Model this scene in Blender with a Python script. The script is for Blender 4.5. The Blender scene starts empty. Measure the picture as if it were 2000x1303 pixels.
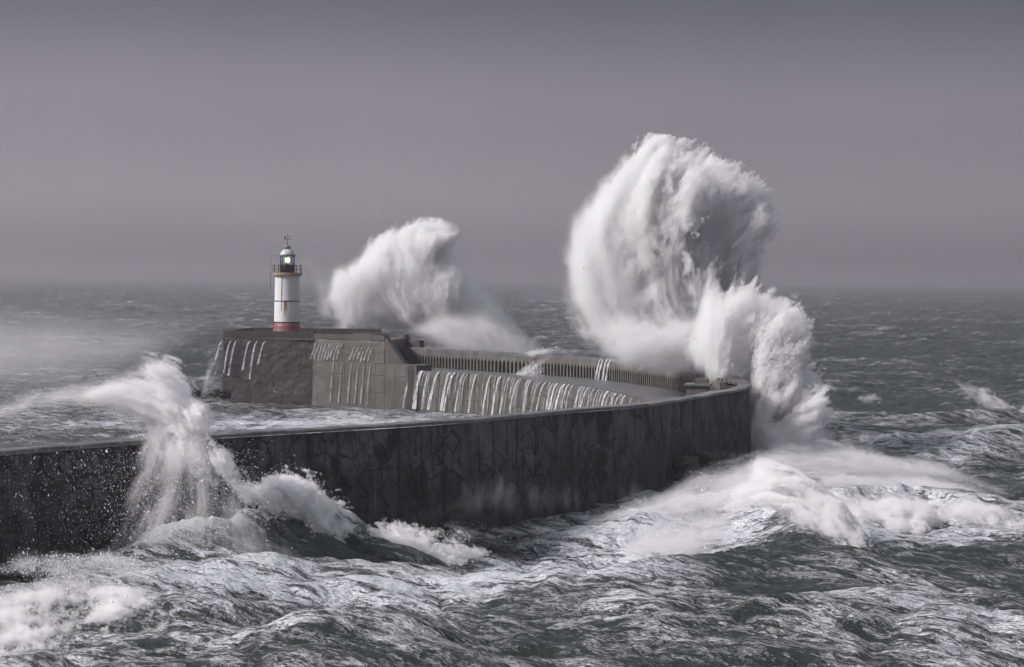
import bpy, math, random, time
import numpy as np
from mathutils import Matrix, Vector

T0 = time.time()
S = bpy.context.scene
COL = S.collection

# ------------------------------------------------------------------ camera
H = 20.0            # eye height over mean water
F = 4500.0          # focal length in photo pixels (photo 2000 wide)
PITCH = math.atan(108.0 / F)
ROLL = math.radians(0.5)
f_ = np.array([0, math.cos(PITCH), -math.sin(PITCH)])
r0 = np.array([1.0, 0, 0]); u0 = np.array([0, math.sin(PITCH), math.cos(PITCH)])
up_ = math.cos(ROLL) * u0 - math.sin(ROLL) * r0
rt_ = math.cos(ROLL) * r0 + math.sin(ROLL) * u0
cam = bpy.data.cameras.new('camera'); cam.sensor_width = 36; cam.lens = 36 * F / 2000
cam.clip_start = 1; cam.clip_end = 40000
co = bpy.data.objects.new('camera', cam); COL.objects.link(co)
M = Matrix(((rt_[0], up_[0], -f_[0], 0), (rt_[1], up_[1], -f_[1], 0), (rt_[2], up_[2], -f_[2], H), (0, 0, 0, 1)))
co.matrix_world = M
S.camera = co

def at(px, py, z):
    r = f_ * F + rt_ * (px - 1000) - up_ * (py - 651.5)
    return np.array([0, 0, H]) + r * ((z - H) / r[2])
def atd(px, py, D):
    r = f_ * F + rt_ * (px - 1000) - up_ * (py - 651.5)
    return np.array([0, 0, H]) + r * (D / r[1])
def proj(P):
    Q = P - np.array([0, 0, H])
    d = Q @ f_
    return 1000 + F * (Q @ rt_) / d, 651.5 - F * (Q @ up_) / d

# ------------------------------------------------------------------ world, sun
SUN_AZ, SUN_EL = math.radians(-104), math.radians(36)      # azimuth from +Y towards +X
W = bpy.data.worlds.new('World'); S.world = W; W.use_nodes = True
nt = W.node_tree; nt.nodes.clear()
def N(t, typ, **kw):
    n = t.nodes.new(typ)
    for k, v in kw.items():
        if hasattr(n, k): setattr(n, k, v)
    return n
out = N(nt, 'ShaderNodeOutputWorld'); bg = N(nt, 'ShaderNodeBackground')
bg.inputs['Strength'].default_value = 0.055
sky = N(nt, 'ShaderNodeTexSky', sky_type='NISHITA'); sky.sun_disc = False
sky.sun_elevation = SUN_EL; sky.sun_rotation = SUN_AZ; sky.air_density = 1; sky.dust_density = 5; sky.ozone_density = 1
tc = N(nt, 'ShaderNodeTexCoord')
sep = N(nt, 'ShaderNodeSeparateXYZ'); nt.links.new(tc.outputs['Generated'], sep.inputs[0])
rmp = N(nt, 'ShaderNodeValToRGB')           # overcast brightness over elevation
nt.links.new(sep.outputs['Z'], rmp.inputs[0])
cr = rmp.color_ramp
cr.elements[0].position = 0.0;  cr.elements[0].color = (1.75, 1.68, 1.86, 1)
cr.elements[1].position = 1.0;  cr.elements[1].color = (4.2, 4.25, 4.6, 1)
for p, c in ((0.035, (2.55, 2.42, 2.68)), (0.07, (2.25, 2.13, 2.46)), (0.13, (1.12, 1.07, 1.30)), (0.35, (1.9, 1.87, 2.2)), (0.6, (3.4, 3.35, 3.85))):
    e = cr.elements.new(p); e.color = (*c, 1)
cr.interpolation = 'EASE'
# slow cloud unevenness
nz = N(nt, 'ShaderNodeTexNoise'); nz.inputs['Scale'].default_value = 2.2; nz.inputs['Detail'].default_value = 5
nt.links.new(tc.outputs['Generated'], nz.inputs['Vector'])
mr = N(nt, 'ShaderNodeMapRange'); mr.inputs[1].default_value = 0.3; mr.inputs[2].default_value = 0.7; mr.inputs[3].default_value = 0.86; mr.inputs[4].default_value = 1.14
nt.links.new(nz.outputs[0], mr.inputs[0])
# vignette painted into the sky: darker towards +X (right), brighter to the sun side
mr2 = N(nt, 'ShaderNodeMapRange'); mr2.inputs[1].default_value = -0.5; mr2.inputs[2].default_value = 0.35; mr2.inputs[3].default_value = 1.18; mr2.inputs[4].default_value = 0.72
nt.links.new(sep.outputs['X'], mr2.inputs[0])
ml = N(nt, 'ShaderNodeMath', operation='MULTIPLY'); nt.links.new(mr.outputs[0], ml.inputs[0]); nt.links.new(mr2.outputs[0], ml.inputs[1])
vm = N(nt, 'ShaderNodeVectorMath', operation='SCALE'); nt.links.new(rmp.outputs[0], vm.inputs[0]); nt.links.new(ml.outputs[0], vm.inputs['Scale'])
mx = N(nt, 'ShaderNodeMixRGB'); mx.inputs[0].default_value = 0.94
nt.links.new(sky.outputs[0], mx.inputs[1]); nt.links.new(vm.outputs[0], mx.inputs[2])
nt.links.new(mx.outputs[0], bg.inputs[0]); nt.links.new(bg.outputs[0], out.inputs[0])

sl = bpy.data.lights.new('sun', 'SUN'); sl.energy = 2.0; sl.angle = math.radians(14); sl.color = (1.0, 0.965, 0.93)
so = bpy.data.objects.new('sun', sl); COL.objects.link(so)
sd = Vector((math.sin(SUN_AZ) * math.cos(SUN_EL), math.cos(SUN_AZ) * math.cos(SUN_EL), math.sin(SUN_EL)))
so.rotation_euler = sd.to_track_quat('Z', 'Y').to_euler(); so.location = (-60, -40, 80)
S.view_settings.view_transform = 'Standard'; S.view_settings.look = 'None'; S.view_settings.gamma = 1
S.view_settings.use_curve_mapping = False
S.view_settings.exposure = 1.28
S.render.engine = 'CYCLES'
c = S.cycles
c.use_denoising = True
c.max_bounces = 10; c.volume_bounces = 8; c.diffuse_bounces = 2; c.glossy_bounces = 2; c.transparent_max_bounces = 12
c.use_adaptive_sampling = True; c.adaptive_threshold = 0.03
c.volume_step_rate = 2.0; c.volume_max_steps = 512
c.caustics_reflective = False; c.caustics_refractive = False

# ------------------------------------------------------------------ helpers
def mesh_np(name, V, Fq, mat=None, smooth=False):
    V = np.asarray(V, np.float32); Fq = np.asarray(Fq, np.int32); k = Fq.shape[1]
    me = bpy.data.meshes.new(name)
    me.vertices.add(len(V)); me.vertices.foreach_set('co', V.ravel())
    me.loops.add(Fq.size); me.loops.foreach_set('vertex_index', Fq.ravel())
    me.polygons.add(len(Fq)); me.polygons.foreach_set('loop_start', np.arange(0, Fq.size, k, dtype=np.int32))
    try: me.polygons.foreach_set('loop_total', np.full(len(Fq), k, np.int32))
    except Exception: pass
    if smooth: me.polygons.foreach_set('use_smooth', np.ones(len(Fq), bool))
    me.update(calc_edges=True)
    if mat: me.materials.append(mat)
    return me
def link(name, me, parent=None, **props):
    o = bpy.data.objects.new(name, me); COL.objects.link(o)
    if parent: o.parent = parent
    for k, v in props.items(): o[k] = v
    return o
def grid_faces(nu, nv):
    i = np.arange(nu - 1)[:, None] * nv + np.arange(nv - 1)[None, :]
    return np.stack([i, i + nv, i + nv + 1, i + 1], -1).reshape(-1, 4)
class MB:
    def __init__(s): s.V = []; s.F = []
    def add(s, V, Fs):
        b = len(s.V); s.V += [tuple(v) for v in V]; s.F += [tuple(b + i for i in f) for f in Fs]
    def hexa(s, P):   # 8 points: bottom 4 ccw, top 4
        s.add(P, [(3, 2, 1, 0), (4, 5, 6, 7), (0, 1, 5, 4), (1, 2, 6, 5), (2, 3, 7, 6), (3, 0, 4, 7)])
    def box(s, c, sx, sy, sz, rz=0):
        ca, sa = math.cos(rz), math.sin(rz); P = []
        for z in (-sz / 2, sz / 2):
            for x, y in ((-1, -1), (1, -1), (1, 1), (-1, 1)):
                x *= sx / 2; y *= sy / 2
                P.append((c[0] + ca * x - sa * y, c[1] + sa * x + ca * y, c[2] + z))
        s.hexa(P)
    def lathe(s, c, prof, n=32, a0=0, a1=2 * math.pi, cap=True):
        full = abs(a1 - a0 - 2 * math.pi) < 1e-6; m = n if full else n + 1; V = []
        for r, z in prof:
            for k in range(m):
                a = a0 + (a1 - a0) * k / n; V.append((c[0] + r * math.cos(a), c[1] + r * math.sin(a), c[2] + z))
        Fs = []
        for j in range(len(prof) - 1):
            for k in range(n):
                k2 = (k + 1) % m; Fs.append((j * m + k, j * m + k2, (j + 1) * m + k2, (j + 1) * m + k))
        if cap and full:
            Fs.append(tuple(range(m))[::-1]); Fs.append(tuple((len(prof) - 1) * m + k for k in range(m)))
        s.add(V, Fs)
    def tube(s, a, b, r, n=8, r2=None):
        a = Vector(a); b = Vector(b); d = (b - a).normalized(); r2 = r if r2 is None else r2
        q = d.to_track_quat('Z', 'Y'); V = []
        for p, rr in ((a, r), (b, r2)):
            for k in range(n):
                t = 2 * math.pi * k / n; V.append(p + q @ Vector((rr * math.cos(t), rr * math.sin(t), 0)))
        s.add(V, [(k, (k + 1) % n, n + (k + 1) % n, n + k) for k in range(n)] + [tuple(range(n))[::-1], tuple(range(n, 2 * n))])
    def mesh(s, name, mat, smooth=False):
        me = bpy.data.meshes.new(name); me.from_pydata([tuple(v) for v in s.V], [], s.F)
        if smooth:
            me.polygons.foreach_set('use_smooth', np.ones(len(me.polygons), bool))
        me.update(); me.materials.append(mat); return me
    def build(s, name, mat, parent=None, smooth=False, **p): return link(name, s.mesh(name, mat, smooth), parent, **p)
def empty(name, loc, **p):
    o = bpy.data.objects.new(name, None); COL.objects.link(o); o.location = tuple(loc); o.empty_display_size = 0.5
    for k, v in p.items(): o[k] = v
    return o
def catmull(P, step):
    P = [np.asarray(p, float) for p in P]; P = [2 * P[0] - P[1]] + P + [2 * P[-1] - P[-2]]; out = []
    for i in range(1, len(P) - 2):
        for t in np.linspace(0, 1, 40, endpoint=False):
            a, b, cc, d = P[i - 1:i + 3]
            out.append(0.5 * (2 * b + (cc - a) * t + (2 * a - 5 * b + 4 * cc - d) * t ** 2 + (3 * b - a - 3 * cc + d) * t ** 3))
    out.append(P[-2]); out = np.array(out)
    s = np.r_[0, np.cumsum(np.linalg.norm(np.diff(out, axis=0), axis=1))]
    t = np.arange(0, s[-1], step)
    return np.stack([np.interp(t, s, out[:, k]) for k in range(out.shape[1])], 1)

# smooth periodic random fields ------------------------------------------------
def fbm3(shape, beta, seed, stretch=(1, 1, 1), kmin=1.0, kmax=1e9):
    rg = np.random.default_rng(seed)
    w = np.fft.rfftn(rg.standard_normal(shape, dtype=np.float32))
    n0 = max(shape)
    ks = [np.fft.fftfreq(shape[0]) * n0 * stretch[0], np.fft.fftfreq(shape[1]) * n0 * stretch[1], np.fft.rfftfreq(shape[2]) * n0 * stretch[2]]
    k = np.sqrt(ks[0][:, None, None] ** 2 + ks[1][None, :, None] ** 2 + ks[2][None, None, :] ** 2).astype(np.float32)
    k[0, 0, 0] = 1; a = k ** (-beta); a[k < kmin] = 0; a[k > kmax] = 0; a[0, 0, 0] = 0
    r = np.fft.irfftn(w * a, s=shape).astype(np.float32)
    return r / r.std()
def fbm2(n, beta, seed, sx=1, sy=1):
    rg = np.random.default_rng(seed); w = np.fft.rfft2(rg.standard_normal((n, n)))
    kx = np.fft.fftfreq(n)[:, None] * n * sx; ky = np.fft.rfftfreq(n)[None] * n * sy
    k = np.sqrt(kx ** 2 + ky ** 2); k[0, 0] = 1; a = k ** (-beta); a[0, 0] = 0
    r = np.fft.irfft2(w * a, s=(n, n)); return r / r.std()
def samp2(Tt, u, v):            # periodic bilinear lookup, u v in cells
    n, m = Tt.shape; iu = np.floor(u).astype(np.int64); iv = np.floor(v).astype(np.int64); fu = u - iu; fv = v - iv
    a = iu % n; b = (iu + 1) % n; c2 = iv % m; d = (iv + 1) % m
    return Tt[a, c2] * (1 - fu) * (1 - fv) + Tt[b, c2] * fu * (1 - fv) + Tt[a, d] * (1 - fu) * fv + Tt[b, d] * fu * fv
def sstep(a, b, x):
    t = np.clip((x - a) / (b - a), 0, 1); return t * t * (3 - 2 * t)

# ------------------------------------------------------------------ materials
def new_mat(name):
    m = bpy.data.materials.new(name); m.use_nodes = True; t = m.node_tree; t.nodes.clear()
    o = N(t, 'ShaderNodeOutputMaterial'); return m, t, o
def noise(t, vec, scale, detail=6, rough=0.6, dist=0.0):
    n = N(t, 'ShaderNodeTexNoise'); n.inputs['Scale'].default_value = scale; n.inputs['Detail'].default_value = detail
    n.inputs['Roughness'].default_value = rough; n.inputs['Distortion'].default_value = dist
    if vec is not None: t.links.new(vec, n.inputs['Vector'])
    return n.outputs[0]
def mapping(t, vec, sc, rot=(0, 0, 0)):
    m = N(t, 'ShaderNodeMapping'); m.inputs['Scale'].default_value = sc; m.inputs['Rotation'].default_value = rot
    t.links.new(vec, m.inputs['Vector']); return m.outputs[0]
def mrange(t, v, a, b, c2=0, d=1, smooth=False):
    m = N(t, 'ShaderNodeMapRange'); m.inputs[1].default_value = a; m.inputs[2].default_value = b; m.inputs[3].default_value = c2; m.inputs[4].default_value = d
    if smooth: m.interpolation_type = 'SMOOTHSTEP'
    t.links.new(v, m.inputs[0]); return m.outputs[0]
def math_(t, op, a, b=None):
    m = N(t, 'ShaderNodeMath', operation=op)
    for i, x in enumerate((a, b)):
        if x is None: continue
        if isinstance(x, (int, float)): m.inputs[i].default_value = x
        else: t.links.new(x, m.inputs[i])
    return m.outputs[0]
def mixc(t, fac, a, b):
    m = N(t, 'ShaderNodeMixRGB')
    for i, x in enumerate((fac, a, b)):
        if isinstance(x, (int, float)): m.inputs[i].default_value = x
        elif isinstance(x, tuple): m.inputs[i].default_value = (*x, 1)
        else: t.links.new(x, m.inputs[i])
    return m.outputs[0]
def geo_pos(t): return N(t, 'ShaderNodeNewGeometry').outputs['Position']
def bump(t, h, strength, dist, normal=None):
    b = N(t, 'ShaderNodeBump'); b.inputs['Strength'].default_value = strength; b.inputs['Distance'].default_value = dist
    t.links.new(h, b.inputs['Height'])
    if normal is not None: t.links.new(normal, b.inputs['Normal'])
    return b.outputs[0]
def principled(t, o, col, rough, nrm=None, spec=0.5, metal=0.0):
    p = N(t, 'ShaderNodeBsdfPrincipled')
    if isinstance(col, tuple): p.inputs['Base Color'].default_value = (*col, 1)
    else: t.links.new(col, p.inputs['Base Color'])
    if isinstance(rough, (int, float)): p.inputs['Roughness'].default_value = rough
    else: t.links.new(rough, p.inputs['Roughness'])
    if isinstance(spec, float): p.inputs['Specular IOR Level'].default_value = spec
    else: t.links.new(spec, p.inputs['Specular IOR Level'])
    p.inputs['Metallic'].default_value = metal
    if nrm is not None: t.links.new(nrm, p.inputs['Normal'])
    t.links.new(p.outputs[0], o.inputs['Surface']); return p

def concrete(name, dark, light, streak=0.6, stain=(0.012, 0.012, 0.013), stain_amt=0.5, rough=0.6, bscale=0.03, weed=False):
    m, t, o = new_mat(name); P = geo_pos(t)
    big = noise(t, P, 0.35, 6, 0.6)
    st = noise(t, mapping(t, P, (1.6, 1.6, 0.12)), 1.0, 6, 0.65, 0.3)
    fine = noise(t, P, 6.0, 6, 0.7)
    c0 = mixc(t, mrange(t, big, 0.3, 0.7), dark, light)
    c1 = mixc(t, mrange(t, fine, 0.35, 0.75, 0, 0.45), c0, tuple(x * 0.45 for x in dark))
    c2 = mixc(t, mrange(t, st, 0.47, 0.66, 0, streak, True), c1, stain)
    bl = noise(t, mapping(t, P, (0.5, 0.5, 0.35)), 1.0, 8, 0.7, 0.8)
    c3 = mixc(t, mrange(t, bl, 0.5, 0.58, 0, stain_amt, True), c2, stain)
    ga = N(t, 'ShaderNodeAttribute'); ga.attribute_name = 'grime'; c3 = mixc(t, math_(t, 'MULTIPLY', ga.outputs['Fac'], 0.97), c3, stain)
    if weed:
        sz_ = N(t, 'ShaderNodeSeparateXYZ'); t.links.new(P, sz_.inputs[0])
        zn = math_(t, 'ADD', sz_.outputs[2], math_(t, 'MULTIPLY', math_(t, 'SUBTRACT', noise(t, mapping(t, P, (0.35, 0.35, 0.2)), 1.0, 8, 0.75, 0.6), 0.5), 14))
        c3 = mixc(t, mrange(t, zn, 6.0, 4.0, 0, 0.5, True), c3, stain)
        run = noise(t, mapping(t, P, (3.2, 3.2, 0.06)), 1.0, 3, 0.6); c3 = mixc(t, mrange(t, run, 0.60, 0.72, 0, 0.28, True), c3, (0.22, 0.22, 0.24))
    h = math_(t, 'ADD', noise(t, P, 3.0, 8, 0.7), math_(t, 'MULTIPLY', noise(t, P, 22, 4, 0.6), 0.25))
    principled(t, o, c3, mrange(t, fine, 0.3, 0.7, rough - 0.15, rough + 0.2), bump(t, h, 0.8, bscale), 0.4)
    return m
M_sea_wall = concrete('wet_dark_concrete', (0.040, 0.040, 0.044), (0.135, 0.135, 0.145), 0.75, (0.004, 0.004, 0.005), 0.9, 0.7, 0.08, True)
M_coping = concrete('wet_coping_concrete', (0.09, 0.09, 0.094), (0.22, 0.22, 0.228), 0.6, (0.05, 0.05, 0.05), 0.5, 0.35)
M_quay = concrete('quay_concrete', (0.068, 0.062, 0.059), (0.145, 0.133, 0.127), 0.6, (0.05, 0.046, 0.043), 0.3, 0.5)
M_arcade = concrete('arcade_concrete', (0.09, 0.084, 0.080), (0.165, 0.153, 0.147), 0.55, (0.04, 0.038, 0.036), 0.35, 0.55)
M_recess_shade = concrete('shaded_recess_concrete', (0.05, 0.047, 0.044), (0.08, 0.076, 0.072), 0.5, (0.02, 0.02, 0.02), 0.3, 0.6)  # darker copy of the arcade concrete, shade of the niches put into its colour
M_block = concrete('platform_concrete', (0.055, 0.050, 0.049), (0.095, 0.087, 0.085), 0.6, (0.035, 0.032, 0.032), 0.5, 0.6)
M_joint = concrete('joint_backing', (0.012, 0.012, 0.013), (0.02, 0.02, 0.022), 0.2)
M_rock = concrete('wet_rock', (0.02, 0.02, 0.02), (0.06, 0.058, 0.056), 0.2, bscale=0.12)

def simple(name, col, rough=0.5, spec=0.4, metal=0.0, var=0.25, sc=3.0):
    m, t, o = new_mat(name); P = geo_pos(t)
    c = mixc(t, mrange(t, noise(t, P, sc, 5), 0.35, 0.7), col, tuple(x * (1 - var) for x in col))
    principled(t, o, c, rough, bump(t, noise(t, P, 12), 0.2, 0.01), spec, metal); return m

# ------------------------------------------------------------------ breakwater layout
ZW, ZQ = 8.8, 5.9
near_px = [(0, 880), (400, 850), (760, 829), (945, 816), (1130, 799), (1260, 789), (1352, 776), (1407, 766), (1458, 756)]
outer = [at(x, y, ZW)[:2] for x, y in near_px]
outer = [outer[0] + (outer[0] - outer[1]) * 1.6] + outer
TH = 3.0
inner_far = [np.array(at(x, y, ZW)[:2]) for x, y in [(1404, 741), (1352, 724), (1200, 704), (1082, 695), (967, 689), (880, 684)]]
far_out = []
for i, p in enumerate(inner_far):
    a = inner_far[max(i - 1, 0)]; b = inner_far[min(i + 1, len(inner_far) - 1)]
    t = (b - a) / np.linalg.norm(b - a); far_out.append(p + TH * np.array([t[1], -t[0]]))
lhx = at(561, 648, 10.97)[:2]
tail = [np.array([-24.0, 383.5]), np.array([-38.0, 387.0]), np.array([-44.0, 386.0])]
OUT = catmull(outer + far_out + tail, 0.25)
def frame(curve):
    t = np.gradient(curve, axis=0); t /= np.linalg.norm(t, axis=1)[:, None]
    return t, np.stack([t[:, 1], -t[:, 0]], 1)          # tangent, outward (right of travel)
TO, NO = frame(OUT)
th_of = lambda s_: 1.25 + 1.75 * float(sstep(s_corner + 3, s_corner + 20, np.float64(s_))); SO = np.arange(len(OUT)) * 0.25
INN = OUT - NO * TH
def on_out(s, off, z):      # point at arc length s, offset off along the outward normal
    x = np.interp(s, SO, OUT[:, 0]) + off * np.interp(s, SO, NO[:, 0]); y = np.interp(s, SO, OUT[:, 1]) + off * np.interp(s, SO, NO[:, 1])
    return (x, y, z)
SLEN = SO[-1]
def s_at_depth(D): return SO[np.argmin(np.abs(OUT[:, 1] - D))]
s_px0 = s_at_depth(outer[1][1]); s_corner = s_at_depth(243)

BW = empty('breakwater', (10, 260, 0), label='long curved concrete breakwater with dark seaward wall, arcaded inner wall and low quay', category='breakwater')
BWL = np.array([10, 260, 0.0])
def bw(name, mb, mat, **p):
    o = mb.build(name, mat, None, **p); o.parent = BW; o.matrix_parent_inverse = Matrix.Translation((-10, -260, 0)); return o
def bwm(name, me, **p):
    o = link(name, me, None, **p); o.parent = BW; o.matrix_parent_inverse = Matrix.Translation((-10, -260, 0)); return o
def strip(off0, z0, off1, z1, s0, s1, step=1.0, rev=False):
    ss = np.arange(s0, s1 + 1e-6, step)
    V = []
    for s in ss: V.append(on_out(s, off0, z0)); V.append(on_out(s, off1, z1))
    Fs = [(2 * i, 2 * i + 1, 2 * i + 3, 2 * i + 2) for i in range(len(ss) - 1)]
    if rev: Fs = [f[::-1] for f in Fs]
    return V, Fs
def prism(offz, s0, s1, step=1.0):
    """closed bar following the curve; offz = ring of (off, z)"""
    mb = MB(); ss = np.linspace(s0, s1, max(2, int((s1 - s0) / step) + 1)); n = len(offz); V = []
    for s in ss:
        for o_, z in offz: V.append(on_out(s, o_, z))
    Fs = []
    for i in range(len(ss) - 1):
        for k in range(n):
            Fs.append((i * n + k, i * n + (k + 1) % n, (i + 1) * n + (k + 1) % n, (i + 1) * n + k))
    Fs.append(tuple(range(n))[::-1]); Fs.append(tuple((len(ss) - 1) * n + k for k in range(n)))
    mb.add(V, Fs); return mb

# core of the wall (dark joints show it), quay deck
bw('wall_core', prism([(-0.3, -4), (-0.3, 8.3), (-TH + 1.0, 8.3), (-TH + 1.0, -4)], 0, SLEN - 0.3), M_joint)
# seaward bays: every bay its own displaced panel
crk = fbm2(512, 1.5, 11); fine2 = fbm2(512, 1.1, 12); big2 = fbm2(512, 2.0, 13)
def relief(s, z):
    """outward relief in metres of the decayed concrete face"""
    w = 0.42 * samp2(crk, s * 7, z * 9); w2 = 0.36 * samp2(crk, s * 6 + 99, z * 6 + 50)
    a = (s + w) / 1.75; b = (z + w2) / 1.15; ia = np.floor(a); ib = np.floor(b); F1 = np.full(a.shape, 9.0); F2 = F1.copy(); cell = np.zeros(a.shape)
    for p in (-1, 0, 1):
        for q in (-1, 0, 1):
            h = np.sin((ia + p) * 127.1 + (ib + q) * 311.7) * 43758.5453; h1 = h - np.floor(h); g = h * 1.7 + 3.3; h2 = g - np.floor(g)
            dd = np.hypot((ia + p + h1 - a) * 1.75, (ib + q + 0.2 + 0.6 * h2 - b) * 1.15)
            cell = np.where(dd < F1, h1, cell); F2 = np.where(dd < F1, F1, np.minimum(F2, dd)); F1 = np.minimum(F1, dd)
    d = (F2 - F1) * 0.6
    zone = sstep(0.35, 1.3, samp2(crk, s * 2.6 + 40, z * 4.5 + 300) * 1.0 + (4.3 - z) * 0.16)
    joint = (1 - sstep(0.02, 0.10, d)) * zone * (0.5 + 0.5 * sstep(-.6, .6, samp2(fine2, s * 3, z * 3)))
    pit = sstep(1.3, 2.0, samp2(crk, s * 7 + 11, z * 3)) * 0.12
    bump_ = 0.025 * samp2(fine2, s * 12, z * 12) + 0.05 * samp2(big2, s * 3, z * 3)
    lift = 0.02 * (np.abs((z * 1.0) % 1.2 - 0.6) < 0.03)
    return -0.22 * joint + 0.12 * (cell - 0.5) * zone - pit + bump_ - lift, np.clip(joint + (pit > 0.03) * 0.8, 0, 1)
bay_w = 2.35; s = 2.0; rb = np.random.default_rng(5); nb = 0
s_end_bays = s_at_depth(300)
while s < s_end_bays:
    w = bay_w * rb.uniform(0.8, 1.15); gap = 0.07
    nu = max(4, int((w - gap) / 0.09)); zs = np.arange(-2.0, ZW - 0.28, 0.09)
    us = np.linspace(s + gap / 2, s + w - gap / 2, nu)
    U, Z = np.meshgrid(us, zs, indexing='ij')
    off, jn_ = relief(U, Z); off = off + rb.uniform(-0.04, 0.04) + 0.10 * (ZW - Z) * 0.35
    X = np.interp(U, SO, OUT[:, 0]) + off * np.interp(U, SO, NO[:, 0]); Y = np.interp(U, SO, OUT[:, 1]) + off * np.interp(U, SO, NO[:, 1])
    V = np.stack([X, Y, Z], -1).reshape(-1, 3); Fq = grid_faces(nu, len(zs))
    # returns at both sides so the bay has thickness
    mb_extra = []
    vi = len(V); side = []
    for k, uu in ((0, us[0]), (nu - 1, us[-1])):
        B = np.array([on_out(uu, -0.35, z) for z in zs]); V = np.vstack([V, B]); a = k * len(zs) + np.arange(len(zs) - 1)
        b = vi + np.arange(len(zs) - 1); q = np.stack([a, b, b + 1, a + 1], -1); side.append(q if k else q[:, ::-1]); vi += len(zs)
    B = np.array([on_out(uu, -0.35, zs[-1]) for uu in us]); V = np.vstack([V, B]); a = np.arange(nu - 1) * len(zs) + len(zs) - 1
    b = vi + np.arange(nu - 1); side.append(np.stack([a, a + len(zs), b + 1, b], -1))
    me = mesh_np('wall_bay', V, np.vstack([Fq] + side)[:, ::-1], M_sea_wall)
    ja = np.zeros(len(V), np.float32); ja[:U.size] = jn_.ravel(); at_ = me.attributes.new('grime', 'FLOAT', 'POINT'); at_.data.foreach_set('value', ja)
    bwm('wall_bay', me); nb += 1
    # coping slab over the bay
    g = 0.03
    jz = rb.uniform(-.05, .03); th_ = th_of(s)
    mbc = prism([(0.10 + rb.uniform(-.06, .02), ZW - 0.27), (0.06, ZW - 0.06 + jz), (-0.02, ZW + jz), (-th_ + 0.05, ZW + 0.03 + jz), (-th_ + 0.05, ZW - 0.27)], s + g, s + w - g, 1.2)
    bw('coping_slab', mbc, M_coping)
    s += w
s_bays = s
# far outer face + coping beyond the bays
sx = s_bays + 0.02
while sx < SLEN - 4:
    bw('coping_slab', prism([(0.10, ZW - 0.27), (0.10, ZW), (-TH + 0.05, ZW + 0.05), (-TH + 0.05, ZW - 0.27)], sx, min(sx + 5.9, SLEN - 1), 1.0), M_coping); sx += 6.0
bw('outer_face', prism([(0.0, -3), (0.0, ZW - .3), (-0.28, ZW - .3), (-0.28, -3)], s_bays + .05, SLEN - 1), M_block)

# quay edge line
qpx = [(808, 724), (945, 732), (1074, 747), (1167, 760), (1260, 785)]
qe = [np.array(at(x, y, ZQ)[:2]) for x, y in qpx][::-1]
# hidden near part of the quay follows the wall, 11 m inside
idx = [int(s_at_depth(d) / 0.25) for d in (130, 160, 190, 215, 238)]
qe = [OUT[i] - NO[i] * 11.0 for i in idx] + qe
QE = catmull(qe, 0.25)
TQ, NQ = frame(QE); SQ = np.arange(len(QE)) * 0.25
def on_q(s, off, z):
    return (np.interp(s, SQ, QE[:, 0]) + off * np.interp(s, SQ, NQ[:, 0]), np.interp(s, SQ, QE[:, 1]) + off * np.interp(s, SQ, NQ[:, 1]), z)
QLEN = SQ[-1]
# deck: between quay edge and the wall's inner foot
nq = 160
a = [on_q(x, 0.0, ZQ) for x in np.linspace(0, QLEN, nq)]
so_end = SO[np.argmin(np.linalg.norm(OUT - np.array([-13, 375]), axis=1))]
so_beg = s_at_depth(130)
b = [on_out(x, -TH + 1.0, ZQ) for x in np.linspace(so_beg, so_end, nq)]
mb = MB(); V = []
for p, q in zip(a, b): V += [p, q, (p[0], p[1], -3), (q[0], q[1], -3)]
Fs = []
for i in range(nq - 1):
    k = 4 * i; Fs += [(k, k + 1, k + 5, k + 4)]
mb.add(V, Fs); bw('quay_deck', mb, M_coping)
# quay wall panels (lighter face with the streams)
s = QLEN - 0.02; k = 0
while s > SQ[np.argmin(np.abs(QE[:, 1] - 225))]:
    w = 3.1; s0 = s - w
    for z0, z1, dd in ((-2.5, 1.9, 0.10), (1.95, 3.9, 0.05), (3.95, ZQ + 0.02, 0.0)):
        mb = MB(); P = []
        dd2 = dd + rb.uniform(-.03, .03)
        for z in (z0, z1):
            bt = (ZQ - z) * 0.03
            P += [on_q(s0 + .02, -dd2 - bt - .0, z), on_q(s - .02, -dd2 - bt, z), on_q(s - .02, 0.45, z), on_q(s0 + .02, 0.45, z)]
        mb.hexa(P); bw('quay_panel', mb, M_quay)
    s = s0
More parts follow.
